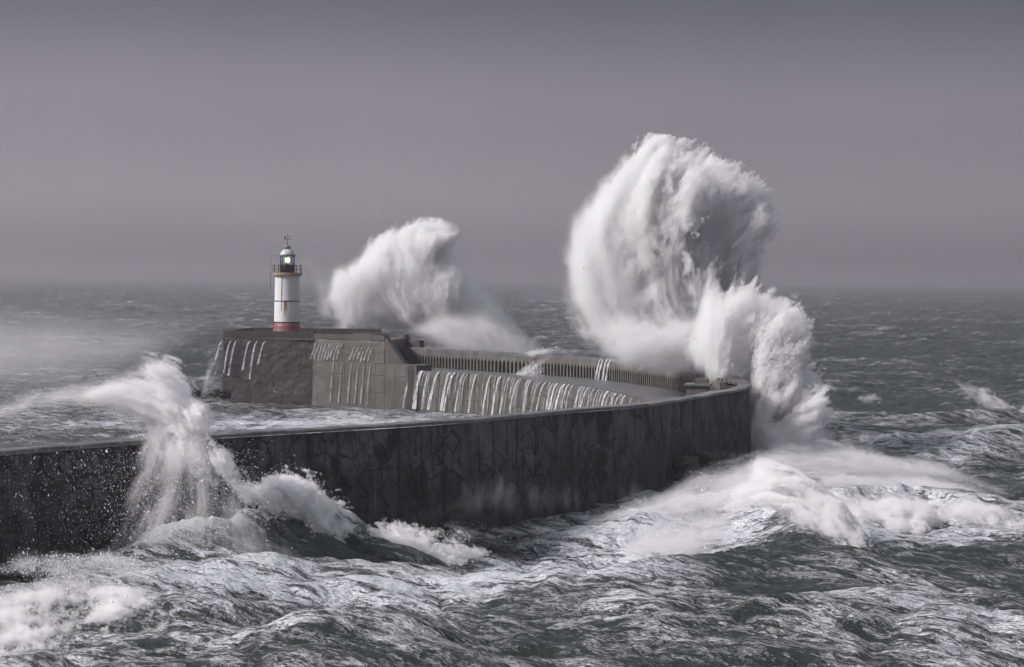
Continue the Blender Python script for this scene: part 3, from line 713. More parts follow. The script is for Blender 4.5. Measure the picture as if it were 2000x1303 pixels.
def spray(name, label, polys, vox, nd=3000, dsize=0.04, seed=0, clip=None, category='spray', group=None, kind='stuff'):
    rg = np.random.default_rng(seed); Pw = []
    for q in polys:
        Dv = np.array(q['D'] if isinstance(q['D'], (list, tuple)) else [q['D']] * len(q['p']), float)
        W3 = np.array([atd(a, b, d) for (a, b), d in zip(q['p'], Dv)]); Pw.append(W3)
    allP = np.vstack(Pw); mg = 1.0 + 1.6 * max(q.get('amp', 1.6) for q in polys)
    T_ = max(q['T'] for q in polys)
    lo = allP.min(0) - [mg, T_ + 0.8, mg]; hi = allP.max(0) + [mg, T_ + 0.8, mg]; lo[2] = max(lo[2], -0.5)
    sh = [int((hi[i] - lo[i]) / (vox * (1.6 if i == 1 else 1))) + 2 for i in range(3)]
    gx = np.linspace(lo[0], hi[0], sh[0], dtype=np.float32); gy = np.linspace(lo[1], hi[1], sh[1], dtype=np.float32); gz = np.linspace(lo[2], hi[2], sh[2], dtype=np.float32)
    X2, Z2 = np.meshgrid(gx, gz, indexing='ij'); dens = np.zeros((sh[0], sh[2], sh[1]), np.float32)
    for k, (q, W3) in enumerate(zip(polys, Pw)):
        d2 = poly_sdf(W3[:, 0], W3[:, 2], X2, Z2)
        A = np.column_stack([W3[:, 0], W3[:, 2], np.ones(len(W3))]); cf = np.linalg.lstsq(A, W3[:, 1], rcond=None)[0]
        if np.ptp(W3[:, 1]) < 0.01: cf = np.array([0, 0, W3[0, 1]])
        am = q.get('amp', 1.6); w = q.get('w', 6.0)
        sel = d2 > -1.3 * am; d = d2[sel][:, None]; xs = X2[sel][:, None]; zs_ = Z2[sel][:, None]
        yc = (cf[0] * xs + cf[1] * zs_ + cf[2]).astype(np.float32); Yg = gy[None, :]
        v = (Yg - yc) / q['T']
        sc = q.get('sc', 14.0) / 128; st = q.get('st', 2.2); ym = float(np.mean(W3[:, 1]))
        fl_ = q.get('flow', ('dir', 0))
        if fl_[0] == 'radial':
            o3 = atd(fl_[1], fl_[2], ym); rx = xs - o3[0]; rz = zs_ - o3[2]
            rr = np.sqrt(rx * rx + rz * rz) + 1; th = np.arctan2(rz, rx) + 0.02 * rr; ca_ = th * q.get('rref', 18.0); cb_ = rr
        elif fl_[0] == 'circ':
            o3 = atd(fl_[1], fl_[2], ym); rx = xs - o3[0]; rz = zs_ - o3[2]
            rr = np.sqrt(rx * rx + rz * rz); ca_ = rr; cb_ = np.arctan2(rz, rx) * q.get('rref', 4.0)
        else:
            an = math.radians(fl_[1]); ca_ = -math.sin(an) * xs + math.cos(an) * zs_; cb_ = math.cos(an) * xs + math.sin(an) * zs_
        shp = q.get('sharp', 1.0)
        if callable(shp):
            pxg, pyg = proj(np.column_stack([xs[:, 0], yc[:, 0], zs_[:, 0]])); shp = shp(pxg, pyg).astype(np.float32)[:, None]
        we = w * (1 - 0.6 * shp)
        u = np.clip(1 - d / we, 0, 6); Fd = we * (1 - np.sqrt(u * u + v * v))
        amx = am * (q.get('soa', 0.35) + (1 - q.get('soa', 0.35)) * shp)
        ok = (Fd > -1.6 * amx)
        o1 = np.ones_like(Fd); ca_ = (ca_ * o1)[ok]; cb_ = (cb_ * o1)[ok]; cy_ = (Yg * o1)[ok]; shf = (shp * o1)[ok]; amf = (amx * o1)[ok]
        wpx = samp3(T3, ca_ / sc / 2.3 + 31, cb_ / sc / 2.3 / 1.4, cy_ / sc / 2.3)
        n1 = samp3(T3, ca_ / sc + 7 * k + 5 * wpx, cb_ / sc / st + 13 * k, cy_ / sc + 3 * wpx)
        n2 = samp3(T3b, ca_ / sc * 2.7 + 6 * n1, cb_ / sc * 2.7 / st, cy_ / sc * 2.7)
        Ff = Fd[ok] + amf * (0.55 * n1 + 0.35 * wpx - 0.2 + 0.30 * (0.8 - np.abs(n2)) * 1.4)
        soft = q.get('soft', 5.0) * (1 - shf) + q.get('hard', 0.5) * shf
        dd = sstep(0, 1, Ff / soft) ** (1 + 1.4 * (1 - shf)); dd *= q.get('dens', 1.0) * (q.get('lowd', 0.12) * (1 - shf) + shf)
        dd *= np.clip(1 + q.get('tex', 0.5) * n1 + 0.3 * n2, 0.02, 3)
        full = np.zeros(Fd.shape, np.float32); full[ok] = dd
        dens[sel] = np.maximum(dens[sel], full)
    dens = np.ascontiguousarray(dens.transpose(0, 2, 1))
    if clip is not None: pass
    # fade at the box walls
    for ax in range(3):
        n_ = sh[ax]; e = np.minimum(np.arange(n_), np.arange(n_)[::-1]); f1 = np.clip((e - 1) / 4, 0, 1).astype(np.float32)
        if ax == 2: f1[: n_ // 2] = 1
        dens *= f1.reshape([-1 if a == ax else 1 for a in range(3)])
    dens[dens < min(0.004, 0.02 * float(dens.max()))] = 0
    # droplets: mostly in the thin fringe of the cloud
    cand = np.argwhere((dens > 0.06) & (dens < 0.5)); n = min(nd, len(cand)); pick = cand[rg.choice(len(cand), n, replace=False)] if n else np.zeros((0, 3))
    C_ = np.array(lo) + (pick + rg.uniform(-2.0, 2.0, pick.shape)) * (hi - lo) / (np.array(sh) - 1)
    fl = droplets(name + '_drops', C_, dsize * rg.lognormal(-0.2, 0.5, len(C_)), rg.normal(0, 1, (len(C_), 3)) + [-1.5, 0, 1.0], 1.8)
    pr = dict(kind=kind, label=label)
    if kind != 'stuff': pr['category'] = category
    if group: pr['group'] = group
    o_ = dens_volume(name, dens, lo, hi, fl, **pr)
    print(name, sh, dens.size / 1e6, round(time.time() - T0, 1)); return o_


shx = lambda a, b, k=0.0, y0=500: (lambda px, py: sstep(a, b, px + (y0 - py) * k))
spray('spray_plume', 'tall white plume of spray exploding over the far end of the arcaded wall', [
    dict(p=[(1060, 600), (1068, 500), (1094, 412), (1145, 368), (1195, 328), (1265, 304), (1330, 314), (1400, 322), (1440, 335), (1440, 365), (1400, 385), (1370, 420), (1340, 470), (1350, 520), (1385, 520), (1400, 590), (1380, 660), (1400, 740), (1330, 738), (1250, 728), (1180, 716), (1120, 690), (1090, 645)],
         D=285, T=7.0, soa=0.55, w=8, soft=4.2, hard=0.5, lowd=0.6, dens=1.5, amp=2.0, sc=15, st=4.0, tex=0.4, flow=('radial', 1480, 800), sharp=shx(1160, 1400, 0.4)),
    dict(p=[(1330, 312), (1400, 314), (1446, 330), (1480, 362), (1505, 400), (1497, 440), (1470, 475), (1468, 545), (1450, 600), (1380, 600), (1330, 520), (1300, 400)],
         D=292, T=4.5, w=5, soft=3.0, hard=0.4, lowd=0.5, dens=1.6, amp=1.3, sc=10, st=3.2, tex=0.35, flow=('radial', 1440, 760), sharp=lambda px, py: 0 * px + 1.0),
    dict(p=[(1300, 700), (1330, 640), (1340, 600), (1362, 555), (1388, 503), (1400, 545), (1418, 575), (1445, 548), (1500, 556), (1530, 582), (1563, 612), (1572, 690), (1582, 770), (1600, 840), (1640, 880), (1560, 915), (1480, 900), (1466, 860), (1466, 770), (1430, 748), (1380, 738)],
         D=266, T=4.5, w=5, soft=3.5, hard=0.4, lowd=0.5, dens=1.5, amp=1.5, sc=9, st=3.6, tex=0.4, flow=('radial', 1440, 950), sharp=shx(1320, 1440)),
    dict(p=[(1100, 640), (1200, 590), (1400, 600), (1450, 680), (1460, 752), (1390, 746), (1300, 742), (1180, 716)], D=279, T=7, w=4, soft=2.8, lowd=0.6, amp=1.6, sc=12, st=3, tex=0.6, flow=('dir', 20), sharp=lambda px, py: 0 * px, dens=1),
    dict(p=[(1462, 800), (1550, 790), (1640, 840), (1780, 890), (1700, 940), (1440, 940), (1440, 890)], D=254, T=5, w=4, soft=3.2, lowd=0.5, amp=2.0, sc=10, st=3, tex=0.5, flow=('dir', -50), sharp=lambda px, py: 0 * px, dens=1),
], 0.15, nd=6000, dsize=0.03, seed=1)
spray('spray_plume', 'low rounded cloud of white spray blowing off the wall behind the lighthouse', [
    dict(p=[(618, 590), (636, 515), (690, 488), (722, 470), (762, 452), (825, 446), (896, 452), (868, 488), (910, 520), (955, 560), (1000, 612), (1050, 655), (1080, 692), (960, 712), (900, 705), (820, 680), (760, 660), (655, 660), (636, 615)],
         D=392, T=6, soa=0.5, w=6, soft=3.2, hard=0.8, lowd=0.9, dens=1.1, amp=1.6, sc=16, st=4.0, tex=0.45, flow=('radial', 1020, 760), sharp=lambda px, py: (0.2 + 0.5 * sstep(540, 440, py)) * sstep(940, 860, px)),
    dict(p=[(770, 650), (850, 585), (960, 590), (1065, 664), (1125, 694), (1120, 712), (1000, 728), (890, 716)], D=378, T=7, w=4, soft=3.6, lowd=0.28, dens=1, amp=1.0, sc=10, st=4, tex=.4, flow=('dir', -25), sharp=lambda px, py: 0 * px),
    dict(p=[(575, 500), (600, 480), (660, 520), (670, 640), (620, 640), (600, 580)], D=394, T=4, w=3, soft=3, lowd=0.09, dens=1, amp=1, sc=12, st=1.5, sharp=lambda px, py: 0 * px),
], 0.2, nd=1200, dsize=0.03, seed=2)
spray('wave_jet', 'curling jet of spray shooting up in front of the dark near wall', [
    dict(p=[(110, 780), (170, 738), (225, 713), (280, 706), (325, 726), (356, 758), (384, 812), (402, 868), (432, 915), (470, 950), (420, 955), (385, 920), (350, 935), (310, 950), (280, 900), (262, 840), (205, 805)],
         D=151.5, T=1.9, w=1.7, soft=1.6, hard=0.22, lowd=0.45, dens=2.4, amp=0.7, soa=0.6, sc=4, st=4, tex=0.9, flow=('circ', 215, 930), sharp=lambda px, py: sstep(250, 350, px + (760 - py) * .25) * (1 - 0.8 * sstep(870, 940, py))),
    dict(p=[(350, 800), (392, 800), (415, 870), (440, 905), (470, 945), (440, 950), (400, 915), (372, 880), (350, 850)],
         D=150, T=1.0, w=1.0, soft=1.0, hard=0.2, lowd=0.6, dens=2.6, amp=0.6, sc=2.5, st=1.4, tex=0.8, flow=('dir', -60), sharp=lambda px, py: 0 * px + 0.9),
    dict(p=[(-60, 805), (40, 755), (150, 722), (270, 712), (320, 770), (300, 870), (200, 830), (100, 820), (0, 835)], D=153, T=3.4, w=2.2, soft=1.8, lowd=0.5, amp=1.0, sc=7, st=4, tex=0.8, flow=('circ', 215, 930), sharp=lambda px, py: 0 * px, dens=1),
    dict(p=[(262, 840), (400, 840), (460, 930), (560, 1050), (640, 1125), (170, 1125), (225, 1000)], D=149, T=1.8, w=1.8, soft=1.4, lowd=0.34, amp=1.0, sc=3.5, st=6, tex=1.2, flow=('radial', 345, 700), rref=14.0, sharp=lambda px, py: 0 * px, dens=1),
], 0.075, nd=7000, dsize=0.013, seed=3)
spray('breaker_spray', 'ragged breaking crest running down from the jet along the dark wall', [
    dict(p=[(395, 860), (430, 885), (480, 930), (550, 932), (600, 948), (645, 985), (700, 1035), (760, 1045), (820, 1040), (960, 1085), (920, 1108), (760, 1110), (690, 1095), (640, 1040), (590, 1020), (540, 1010), (460, 985), (410, 940)],
         D=[154.6, 155.5, 156.5, 158, 160, 161, 164, 166, 167, 169, 168, 164, 162, 159.5, 158, 156.5, 155, 154], T=1.7, w=1.8, soft=1.6, hard=0.25, lowd=0.77, dens=3.08, amp=0.75, sc=4.5, st=1.6, tex=0.6, flow=('dir', -25), sharp=shx(420, 700)),
    dict(p=[(520, 955), (560, 938), (610, 945), (655, 995), (695, 1050), (705, 1100), (668, 1092), (640, 1060), (605, 1035), (560, 1020), (530, 1000)],
         D=[156, 157, 159, 161, 163, 163, 160, 159, 158, 157, 156], T=1.5, w=1.3, soft=1.2, hard=0.2, lowd=0.8, dens=3, amp=0.8, sc=3, st=1.3, tex=0.7, flow=('dir', -50), sharp=lambda px, py: 0 * px + 0.9),
    dict(p=[(700, 1050), (745, 1040), (800, 1045), (850, 1075), (900, 1100), (820, 1112), (740, 1112), (700, 1098)],
         D=[163, 164, 166, 166, 165, 163, 162, 161], T=1.6, w=1.2, soft=1.2, hard=0.2, lowd=0.8, dens=3, amp=0.7, sc=3, st=1.5, tex=0.7, flow=('dir', -30), sharp=lambda px, py: 0 * px + 0.8),
], 0.085, nd=5000, dsize=0.022, seed=4)
spray('breaker_spray', 'thin mist and churned foam at the foot of the dark wall', [
    dict(p=[(820, 1012), (880, 930), (1000, 915), (1120, 930), (1260, 925), (1310, 990), (1100, 1032), (900, 1036)],
         D=[174, 176, 180, 187, 198, 199, 184, 174], T=1.6, w=2.2, soft=2.2, lowd=0.16, dens=1, amp=1.4, sc=6, st=6, tex=0.9, flow=('dir', 86), sharp=lambda px, py: 0 * px),
    dict(p=[(860, 1030), (930, 1020), (1010, 1022), (1080, 1030), (1130, 1045), (1080, 1062), (950, 1066), (880, 1058)], D=[178, 180, 183, 184, 182, 176, 174, 174], T=1.5, w=1.5, soft=1.2, hard=0.3, lowd=0.66, dens=2.10, amp=0.6, sc=4, st=1.6, tex=0.5, sharp=lambda px, py: 0 * px + 0.4),
], 0.10, nd=0, seed=14)
spray('sea_mist', 'pale bank of drifting mist over the calmer sea at the left', [
    dict(p=[(-300, 520), (200, 530), (640, 560), (560, 640), (420, 720), (340, 800), (100, 850), (-300, 860)], D=330, T=75, w=12, soft=14, lowd=0.016, dens=1, amp=3, sc=60, st=3, tex=0.5, sharp=lambda px, py: 0 * px),
], 1.0, nd=0, seed=15)
spray('breaker_spray', 'brilliant white breaker bursting below the end of the dark wall', [
    dict(p=[(1380, 985), (1425, 935), (1490, 912), (1556, 936), (1622, 984), (1668, 1032), (1690, 1075), (1680, 1104), (1650, 1100), (1625, 1066), (1590, 1030), (1545, 998), (1505, 980), (1470, 984), (1445, 1010), (1410, 1025)],
         D=[176, 176, 175, 173, 170, 167, 164, 162, 162, 164, 166, 169, 171, 171, 171, 171], T=2.0, w=1.4, soft=1.8, hard=0.25, lowd=0.7, dens=2.8, amp=0.5, sc=3.5, st=2.2, tex=0.6, flow=('circ', 1480, 1120), rref=3.0, sharp=shx(1380, 1500)),
    dict(p=[(1060, 1015), (1180, 975), (1300, 935), (1400, 888), (1480, 862), (1570, 890), (1580, 960), (1300, 1005), (1100, 1025)], D=200, T=4, w=2.6, soft=1.7, lowd=0.65, dens=1, amp=1.2, sc=8, st=4, tex=0.5, flow=('dir', 14), sharp=lambda px, py: 0 * px),
    dict(p=[(1120, 1015), (1230, 983), (1330, 938), (1440, 900), (1540, 918), (1600, 965), (1560, 1000), (1440, 1015), (1300, 1055), (1150, 1050)], D=186, T=4.5, w=2.6, soft=1.7, lowd=0.75, dens=1, amp=1.1, sc=7, st=4, tex=0.5, flow=('dir', 14), sharp=lambda px, py: 0 * px),
    dict(p=[(1180, 1050), (1290, 1000), (1390, 970), (1450, 985), (1440, 1070), (1350, 1118), (1220, 1110)], D=172, T=4, w=2.4, soft=1.7, lowd=0.7, dens=1, amp=1.0, sc=6, st=4, tex=0.5, flow=('dir', 14), sharp=lambda px, py: 0 * px),
], 0.10, nd=4000, dsize=0.024, seed=5)
spray('breaker_spray', 'long rolling breaker trailing spray at the right beyond the burst', [
    dict(p=[(1560, 950), (1640, 940), (1760, 945), (1870, 958), (1960, 982), (2010, 1005), (1990, 1028), (1900, 1026), (1780, 1032), (1700, 1022), (1640, 1010), (1600, 985)],
         D=184, T=2.6, w=2.6, soft=2.6, hard=0.35, lowd=0.66, dens=2.52, amp=0.8, sc=5, st=2.5, tex=0.5, flow=('dir', -55), sharp=lambda px, py: sstep(965, 1015, py)),
    dict(p=[(1440, 905), (1500, 850), (1600, 846), (1700, 866), (1850, 886), (1960, 935), (2010, 990), (1850, 965), (1700, 955), (1500, 955)], D=214, T=6, w=3.0, soft=2.0, lowd=0.6, dens=1, amp=1.5, sc=10, st=4, tex=0.6, flow=('dir', -12), sharp=lambda px, py: 0 * px),
    dict(p=[(1500, 930), (1620, 908), (1800, 915), (1900, 940), (1990, 985), (1900, 990), (1700, 975), (1550, 980)], D=198, T=4, w=2.4, soft=1.7, lowd=0.7, dens=1, amp=1.2, sc=8, st=4, tex=0.6, flow=('dir', -12), sharp=lambda px, py: 0 * px),
], 0.11, nd=2500, dsize=0.024, seed=6)
spray('breaker_spray', 'tumbling white breaker in the near corner of the sea below the wall', [
    dict(p=[(-60, 1140), (40, 1112), (120, 1097), (230, 1102), (290, 1130), (342, 1182), (332, 1200), (250, 1192), (180, 1215), (100, 1238), (0, 1248), (-60, 1250)],
         D=[134, 134, 134, 134, 133, 130, 129, 129, 127, 125.5, 125, 125], T=1.8, w=2.2, soft=1.8, hard=0.25, lowd=0.55, dens=2.8, amp=0.9, sc=3.0, st=1.6, tex=0.5, flow=('dir', -10), sharp=lambda px, py: sstep(1130, 1190, py)),
    dict(p=[(-60, 1100), (60, 1060), (200, 1050), (330, 1090), (340, 1160), (200, 1130), (0, 1140)], D=138, T=2.4, w=2, soft=1.6, lowd=0.45, dens=1.40, amp=0.8, sc=5, st=2, tex=0.7, sharp=lambda px, py: 0 * px),
], 0.075, nd=5000, dsize=0.02, seed=7)
spray('wave_spray', 'white sheet of spray torn off a distant crest at the right edge', [
    dict(p=[(1830, 728), (1870, 732), (1925, 765), (1962, 792), (1985, 812), (1930, 803), (1890, 790), (1860, 760)], D=352, T=2, w=2.5, soft=2.5, hard=0.5, lowd=0.3, dens=1, amp=0.9, sc=6, st=2.5, tex=0.5, flow=('dir', -35), sharp=shx(1850, 1950)),
    dict(p=[(1978, 800), (2000, 785), (2060, 780), (2060, 830), (1990, 828)], D=340, T=2, w=2, soft=1.8, hard=0.5, lowd=0.3, dens=1, amp=0.7, sc=5, st=1.5, tex=0.5, sharp=lambda px, py: 0 * px + .4),
], 0.2, nd=200, dsize=0.03, seed=8)
spray('wave_spray', 'small puffs of spray over whitecaps beside the great plume', [
    dict(p=[(1580, 752), (1600, 740), (1622, 744), (1640, 762), (1600, 768)], D=372, T=1.5, w=1.6, soft=1.2, hard=0.5, lowd=0.35, dens=1, amp=0.5, sc=5, st=1.5, tex=0.5, sharp=lambda px, py: 0 * px + .5),
    dict(p=[(1655, 782), (1680, 765), (1712, 762), (1735, 784), (1690, 792)], D=350, T=1.5, w=1.6, soft=1.6, hard=0.5, lowd=0.3, dens=1, amp=0.5, sc=5, st=1.5, tex=0.5, sharp=lambda px, py: 0 * px + .3),
], 0.2, nd=200, dsize=0.03, seed=9)
spray('overtopping_water', 'white water curtain pouring over the arcade wall onto the quay', [
    dict(p=[(985, 735), (1020, 712), (1050, 696), (1083, 693), (1070, 720), (1062, 742), (1020, 744)], D=[339, 337, 335, 332.5, 329, 328, 334], T=0.9, w=1.3, soft=1.3, hard=0.3, lowd=0.5, dens=1.6, amp=0.45, sc=4, st=3, tex=0.8, flow=('dir', 60), sharp=lambda px, py: 0 * px + .2),
    dict(p=[(1010, 692), (1050, 682), (1085, 672), (1105, 676), (1118, 692), (1090, 690), (1050, 700)], D=338, T=0.6, w=1.0, soft=.8, hard=0.3, lowd=0.5, dens=1.6, amp=0.3, sc=4, st=3, tex=0.5, flow=('dir', 10), sharp=lambda px, py: 0 * px + .4),
    dict(p=[(880, 700), (960, 690), (1040, 700), (1010, 742), (930, 728)], D=350, T=2, w=2.5, soft=3, hard=0.3, lowd=0.12, dens=1, amp=0.6, sc=5, st=3, tex=0.5, flow=('dir', 10), sharp=lambda px, py: 0 * px),
], 0.16, nd=300, dsize=0.03, seed=10)
spray('overtopping_water', 'white curtain of water falling off the end of the lighthouse platform', [
    dict(p=[(404, 700), (428, 668), (438, 668), (436, 720), (428, 778), (386, 778), (392, 740)], D=366, T=1.0, w=1.4, soft=1.6, hard=0.3, lowd=0.4, dens=1.4, amp=0.45, sc=4, st=4, tex=0.8, flow=('dir', 75), sharp=lambda px, py: 0 * px),
    dict(p=[(470, 755), (540, 735), (600, 745), (640, 790), (560, 792), (480, 785)], D=357, T=1.5, w=2.2, soft=3, lowd=0.06, dens=1, amp=0.9, sc=4, st=1, tex=0.9, sharp=lambda px, py: 0 * px),
], 0.18, nd=200, dsize=0.03, seed=11)
spray('wave_splash', 'small crown of splashing water in the foam of the foreground', [
    dict(p=[(705, 1216), (722, 1196), (740, 1188), (765, 1186), (792, 1206), (785, 1222), (740, 1226)], D=135.5, T=0.7, w=0.9, soft=.7, hard=0.2, lowd=0.5, dens=2, amp=0.35, sc=2, st=1.5, tex=0.7, sharp=lambda px, py: 0 * px + .4),
], 0.06, nd=900, dsize=0.016, seed=12)
# loose drops flung across the dark wall
rg = np.random.default_rng(3); n = 14000
pxs = np.abs(rg.normal(0, 1, n)); px_ = np.where(rg.random(n) < 0.38, rg.uniform(-40, 330, n) ** 1.0, rg.normal(370, 85, n)); py_ = rg.uniform(880, 1120, n) ; 
py_ = np.where(rg.random(n) < 0.35, rg.normal(960, 70, n), py_)
C_ = np.array([atd(a, b, d) for a, b, d in zip(px_, py_, rg.uniform(138, 151, n))]); C_ = C_[C_[:, 2] > 0.8]
dirs = np.column_stack([-(C_[:, 0] + 20) * 0.15 - 1.2, rg.normal(0, .3, len(C_)), 0.5 + rg.normal(0, .4, len(C_))])
link('flying_drops', droplets('flying_drops', C_, 0.0065 * rg.lognormal(0, 0.6, len(C_)), dirs, 3.2), kind='stuff', label='scattered white drops flying in front of the dark wall')

# ------------------------------------------------------------------ streams of water running off the walls
m, t, o = new_mat('running_water'); P = geo_pos(t)
n1 = noise(t, mapping(t, P, (9, 9, 0.5)), 1.0, 4, 0.7); n2 = noise(t, P, 0.9, 3, 0.5)
al = math_(t, 'MULTIPLY', mrange(t, n1, 0.38, 0.64, 0.0, 0.85, True), mrange(t, n2, 0.2, 0.5, 0.6, 1.0))
p = principled(t, o, (0.72, 0.73, 0.76), 0.45, bump(t, n1, 0.6, 0.05), 0.5); t.links.new(al, p.inputs['Alpha']); M_run = m
rs = np.random.default_rng(21)
def stream(path_top, out_dir, z1, w0, reach, seed, name='water_stream', side=None, wend=1.6, **pr):
    """tapered falling sheet: starts at path_top, arcs outwards, ends at z1"""
    x, y, z0 = path_top; nseg = 14; nw = 5; V = []
    sd_ = np.array([-out_dir[1], out_dir[0]]); ph = rs.uniform(0, 6); dsg = 1 if sd_[0] < 0 else -1
    for face in (0, 1):
        for i in range(nseg):
            f = i / (nseg - 1); z = z0 - (z0 - z1) * f ** 1.0 * 1.0; ro = reach * math.sqrt(f) + 0.06 + 0.02 * math.sin(ph + f * 5)
            w = w0 * (1 + (wend - 1) * f) * (0.8 + 0.2 * math.sin(ph + f * 7)); dr = dsg * (0.55 * math.sqrt(f) + 0.25 * f) * (0.5 + reach * 0.5) + 0.03 * math.sin(ph * 2 + f * 4)
            for k in range(nw):
                e = (k / (nw - 1) - 0.5); th = 0.10 * (1 - (2 * e) ** 2) * (1 if face else -1)
                q = ro + th + 0.012 * rs.normal(); V.append((x + out_dir[0] * q + sd_[0] * (e * w + dr), y + out_dir[1] * q + sd_[1] * (e * w + dr), z))
    Fs = []
    for face in (0, 1):
        b = face * nseg * nw
        for i in range(nseg - 1):
            for k in range(nw - 1):
                q = (b + i * nw + k, b + i * nw + k + 1, b + (i + 1) * nw + k + 1, b + (i + 1) * nw + k); Fs.append(q if face else q[::-1])
    mb = MB(); mb.add(V, Fs); return mb.build(name, M_run, None, True, **pr)
ORD = ['first', 'second', 'third', 'fourth', 'fifth', 'sixth', 'seventh', 'eighth', 'ninth', 'tenth', 'eleventh', 'twelfth', 'thirteenth', 'fourteenth', 'fifteenth', 'sixteenth', 'seventeenth', 'eighteenth', 'nineteenth', 'twentieth',
       'twenty-first', 'twenty-second', 'twenty-third', 'twenty-fourth', 'twenty-fifth', 'twenty-sixth', 'twenty-seventh', 'twenty-eighth', 'twenty-ninth', 'thirtieth', 'thirty-first', 'thirty-second', 'thirty-third', 'thirty-fourth', 'thirty-fifth', 'thirty-sixth']
qpx_all = proj(np.column_stack([QE, np.full(len(QE), ZQ)]))[0]
tops = [130, 178, 215, 268, 318, 350, 402, 470, 540, 592, 640, 695, 752, 805, 835, 872, 893, 910, 928, 950, 975, 1020, 1060, 1090, 1112, 1140, 1160, 1180, 1205, 1228, 1250, 1275, 1300, 1322]
fat = {178: 1.7, 215: 1.5, 268: 1.6, 318: 1.5, 540: 1.4, 592: 1.3, 640: 1.5, 893: 1.5, 928: 1.6, 1160: 2.0}
for i, X in enumerate(tops):
    px = 760 + X / 2.703; cand = np.where(QE[:, 1] > 236)[0]; k = cand[np.argmin(np.abs(qpx_all[cand] - px))]
    nrm = -NQ[k]          # towards the harbour
    stream((QE[k, 0], QE[k, 1], ZQ + 0.03), nrm, 0.2, 0.30 * fat.get(X, 0.8) * rs.uniform(.5, 1.4), rs.uniform(0.9, 1.5), i,
           label='%s stream of white water from the left off the quay edge' % ORD[i], category='stream', group='streams pouring off the quay edge')
pa = np.array(A_); pb = np.array(B_); pc = np.array(PC)
def front_n(p, q): t = (q - p) / np.linalg.norm(q - p); n = np.array([t[1], -t[0]]); return n if n[1] < 0 else -n
j = 0
for X, L_ in ((262, 3.0), (318, 5.2), (352, 5.5), (445, 4.6), (492, 6.0), (548, 3.6)):
    px = 360 + X / 3.428; f = (px - 437) / (614 - 437); q = pa + (pb - pa) * f; n = front_n(pa, pb)
    stream((q[0], q[1], 9.7), n, 9.7 - L_, 0.26, 1.1, j, label='%s stream from the left down the dark lighthouse platform face' % ORD[j], category='stream', group='streams on the dark platform face'); j += 1
j = 0
for X in (893, 915, 940, 962, 985, 1003, 1022, 1045, 1066, 1155, 1180, 1205, 1225, 1250, 1274):
    px = 360 + X / 3.428; f = (px - 614) / (752 - 614); q = pb + (pc - pb) * f; n = front_n(pb, pc)
    stream((q[0], q[1], 9.55 if X < 1100 else 9.2), n, rs.uniform(6.8, 7.3), 0.17, 0.7, j, label='%s thin stream from the left on the pale platform face above the ledge' % ORD[j], category='stream', group='streams on the pale platform face'); j += 1
# fine film of run-off between the streams, too fine to count
fv = MB()
for i in range(100):
    px = rs.uniform(806, 1250); cand = np.where(QE[:, 1] > 236)[0]; k = cand[np.argmin(np.abs(qpx_all[cand] - px))]; n = -NQ[k]; tq = TQ[k]
    z1 = rs.uniform(0.2, 3.5); w = rs.uniform(0.03, 0.09); rch = rs.uniform(.25, 1.0); drf = rs.uniform(.1, .5); V = []
    for q in range(7):
        f = q / 6; z = ZQ + .02 - (ZQ - z1) * f; r_ = .06 + rch * math.sqrt(f)
        for e in (-w, w): V.append((QE[k, 0] + n[0] * r_ + tq[0] * (e + drf * math.sqrt(f)), QE[k, 1] + n[1] * r_ + tq[1] * (e + drf * math.sqrt(f)), z))
        V.append((QE[k, 0] + n[0] * (r_ + w) + tq[0] * drf * math.sqrt(f), QE[k, 1] + n[1] * (r_ + w) + tq[1] * drf * math.sqrt(f), z))
    Fs = []
    for q in range(6):
        for a_, b_ in ((0, 2), (2, 1), (1, 0)): Fs.append((3 * q + a_, 3 * q + b_, 3 * q + 3 + b_, 3 * q + 3 + a_))
    fv.add(V, Fs)
fv.build('running_water', M_run, None, True, kind='stuff', label='fine film of water running down the quay wall between the streams')
# ladder of thin run-off on the ledge
for i, px in enumerate((655, 672, 690, 704, 716, 728)):
    f = (px - 636) / (815 - 636); q = l0 + (l1 - l0) * f; n = front_n(l0, l1)
    stream((q[0], q[1], 6.7), n, 0.5, 0.16, 0.35, i, label='%s faint trickle from the left down the ledge blocks under the platform' % ORD[i], category='stream', group='trickles on the ledge')
# curtain on the arcade
for i, px in enumerate((1174, 1180, 1187, 1194)):
    cand = np.where((OUT[:, 1] > 250) & (OUT[:, 1] < 380))[0]; ppx = proj(np.column_stack([INN, np.full(len(INN), ZW)]))[0]
    k = cand[np.argmin(np.abs(ppx[cand] - px))]
    stream((INN[k, 0], INN[k, 1], ZW + .05), -NO[k], ZQ, 0.5, 0.5, i, wend=1.2, label='%s strand from the left of the white curtain over the arcade' % ORD[i], category='stream', group='strands of the curtain over the arcade')

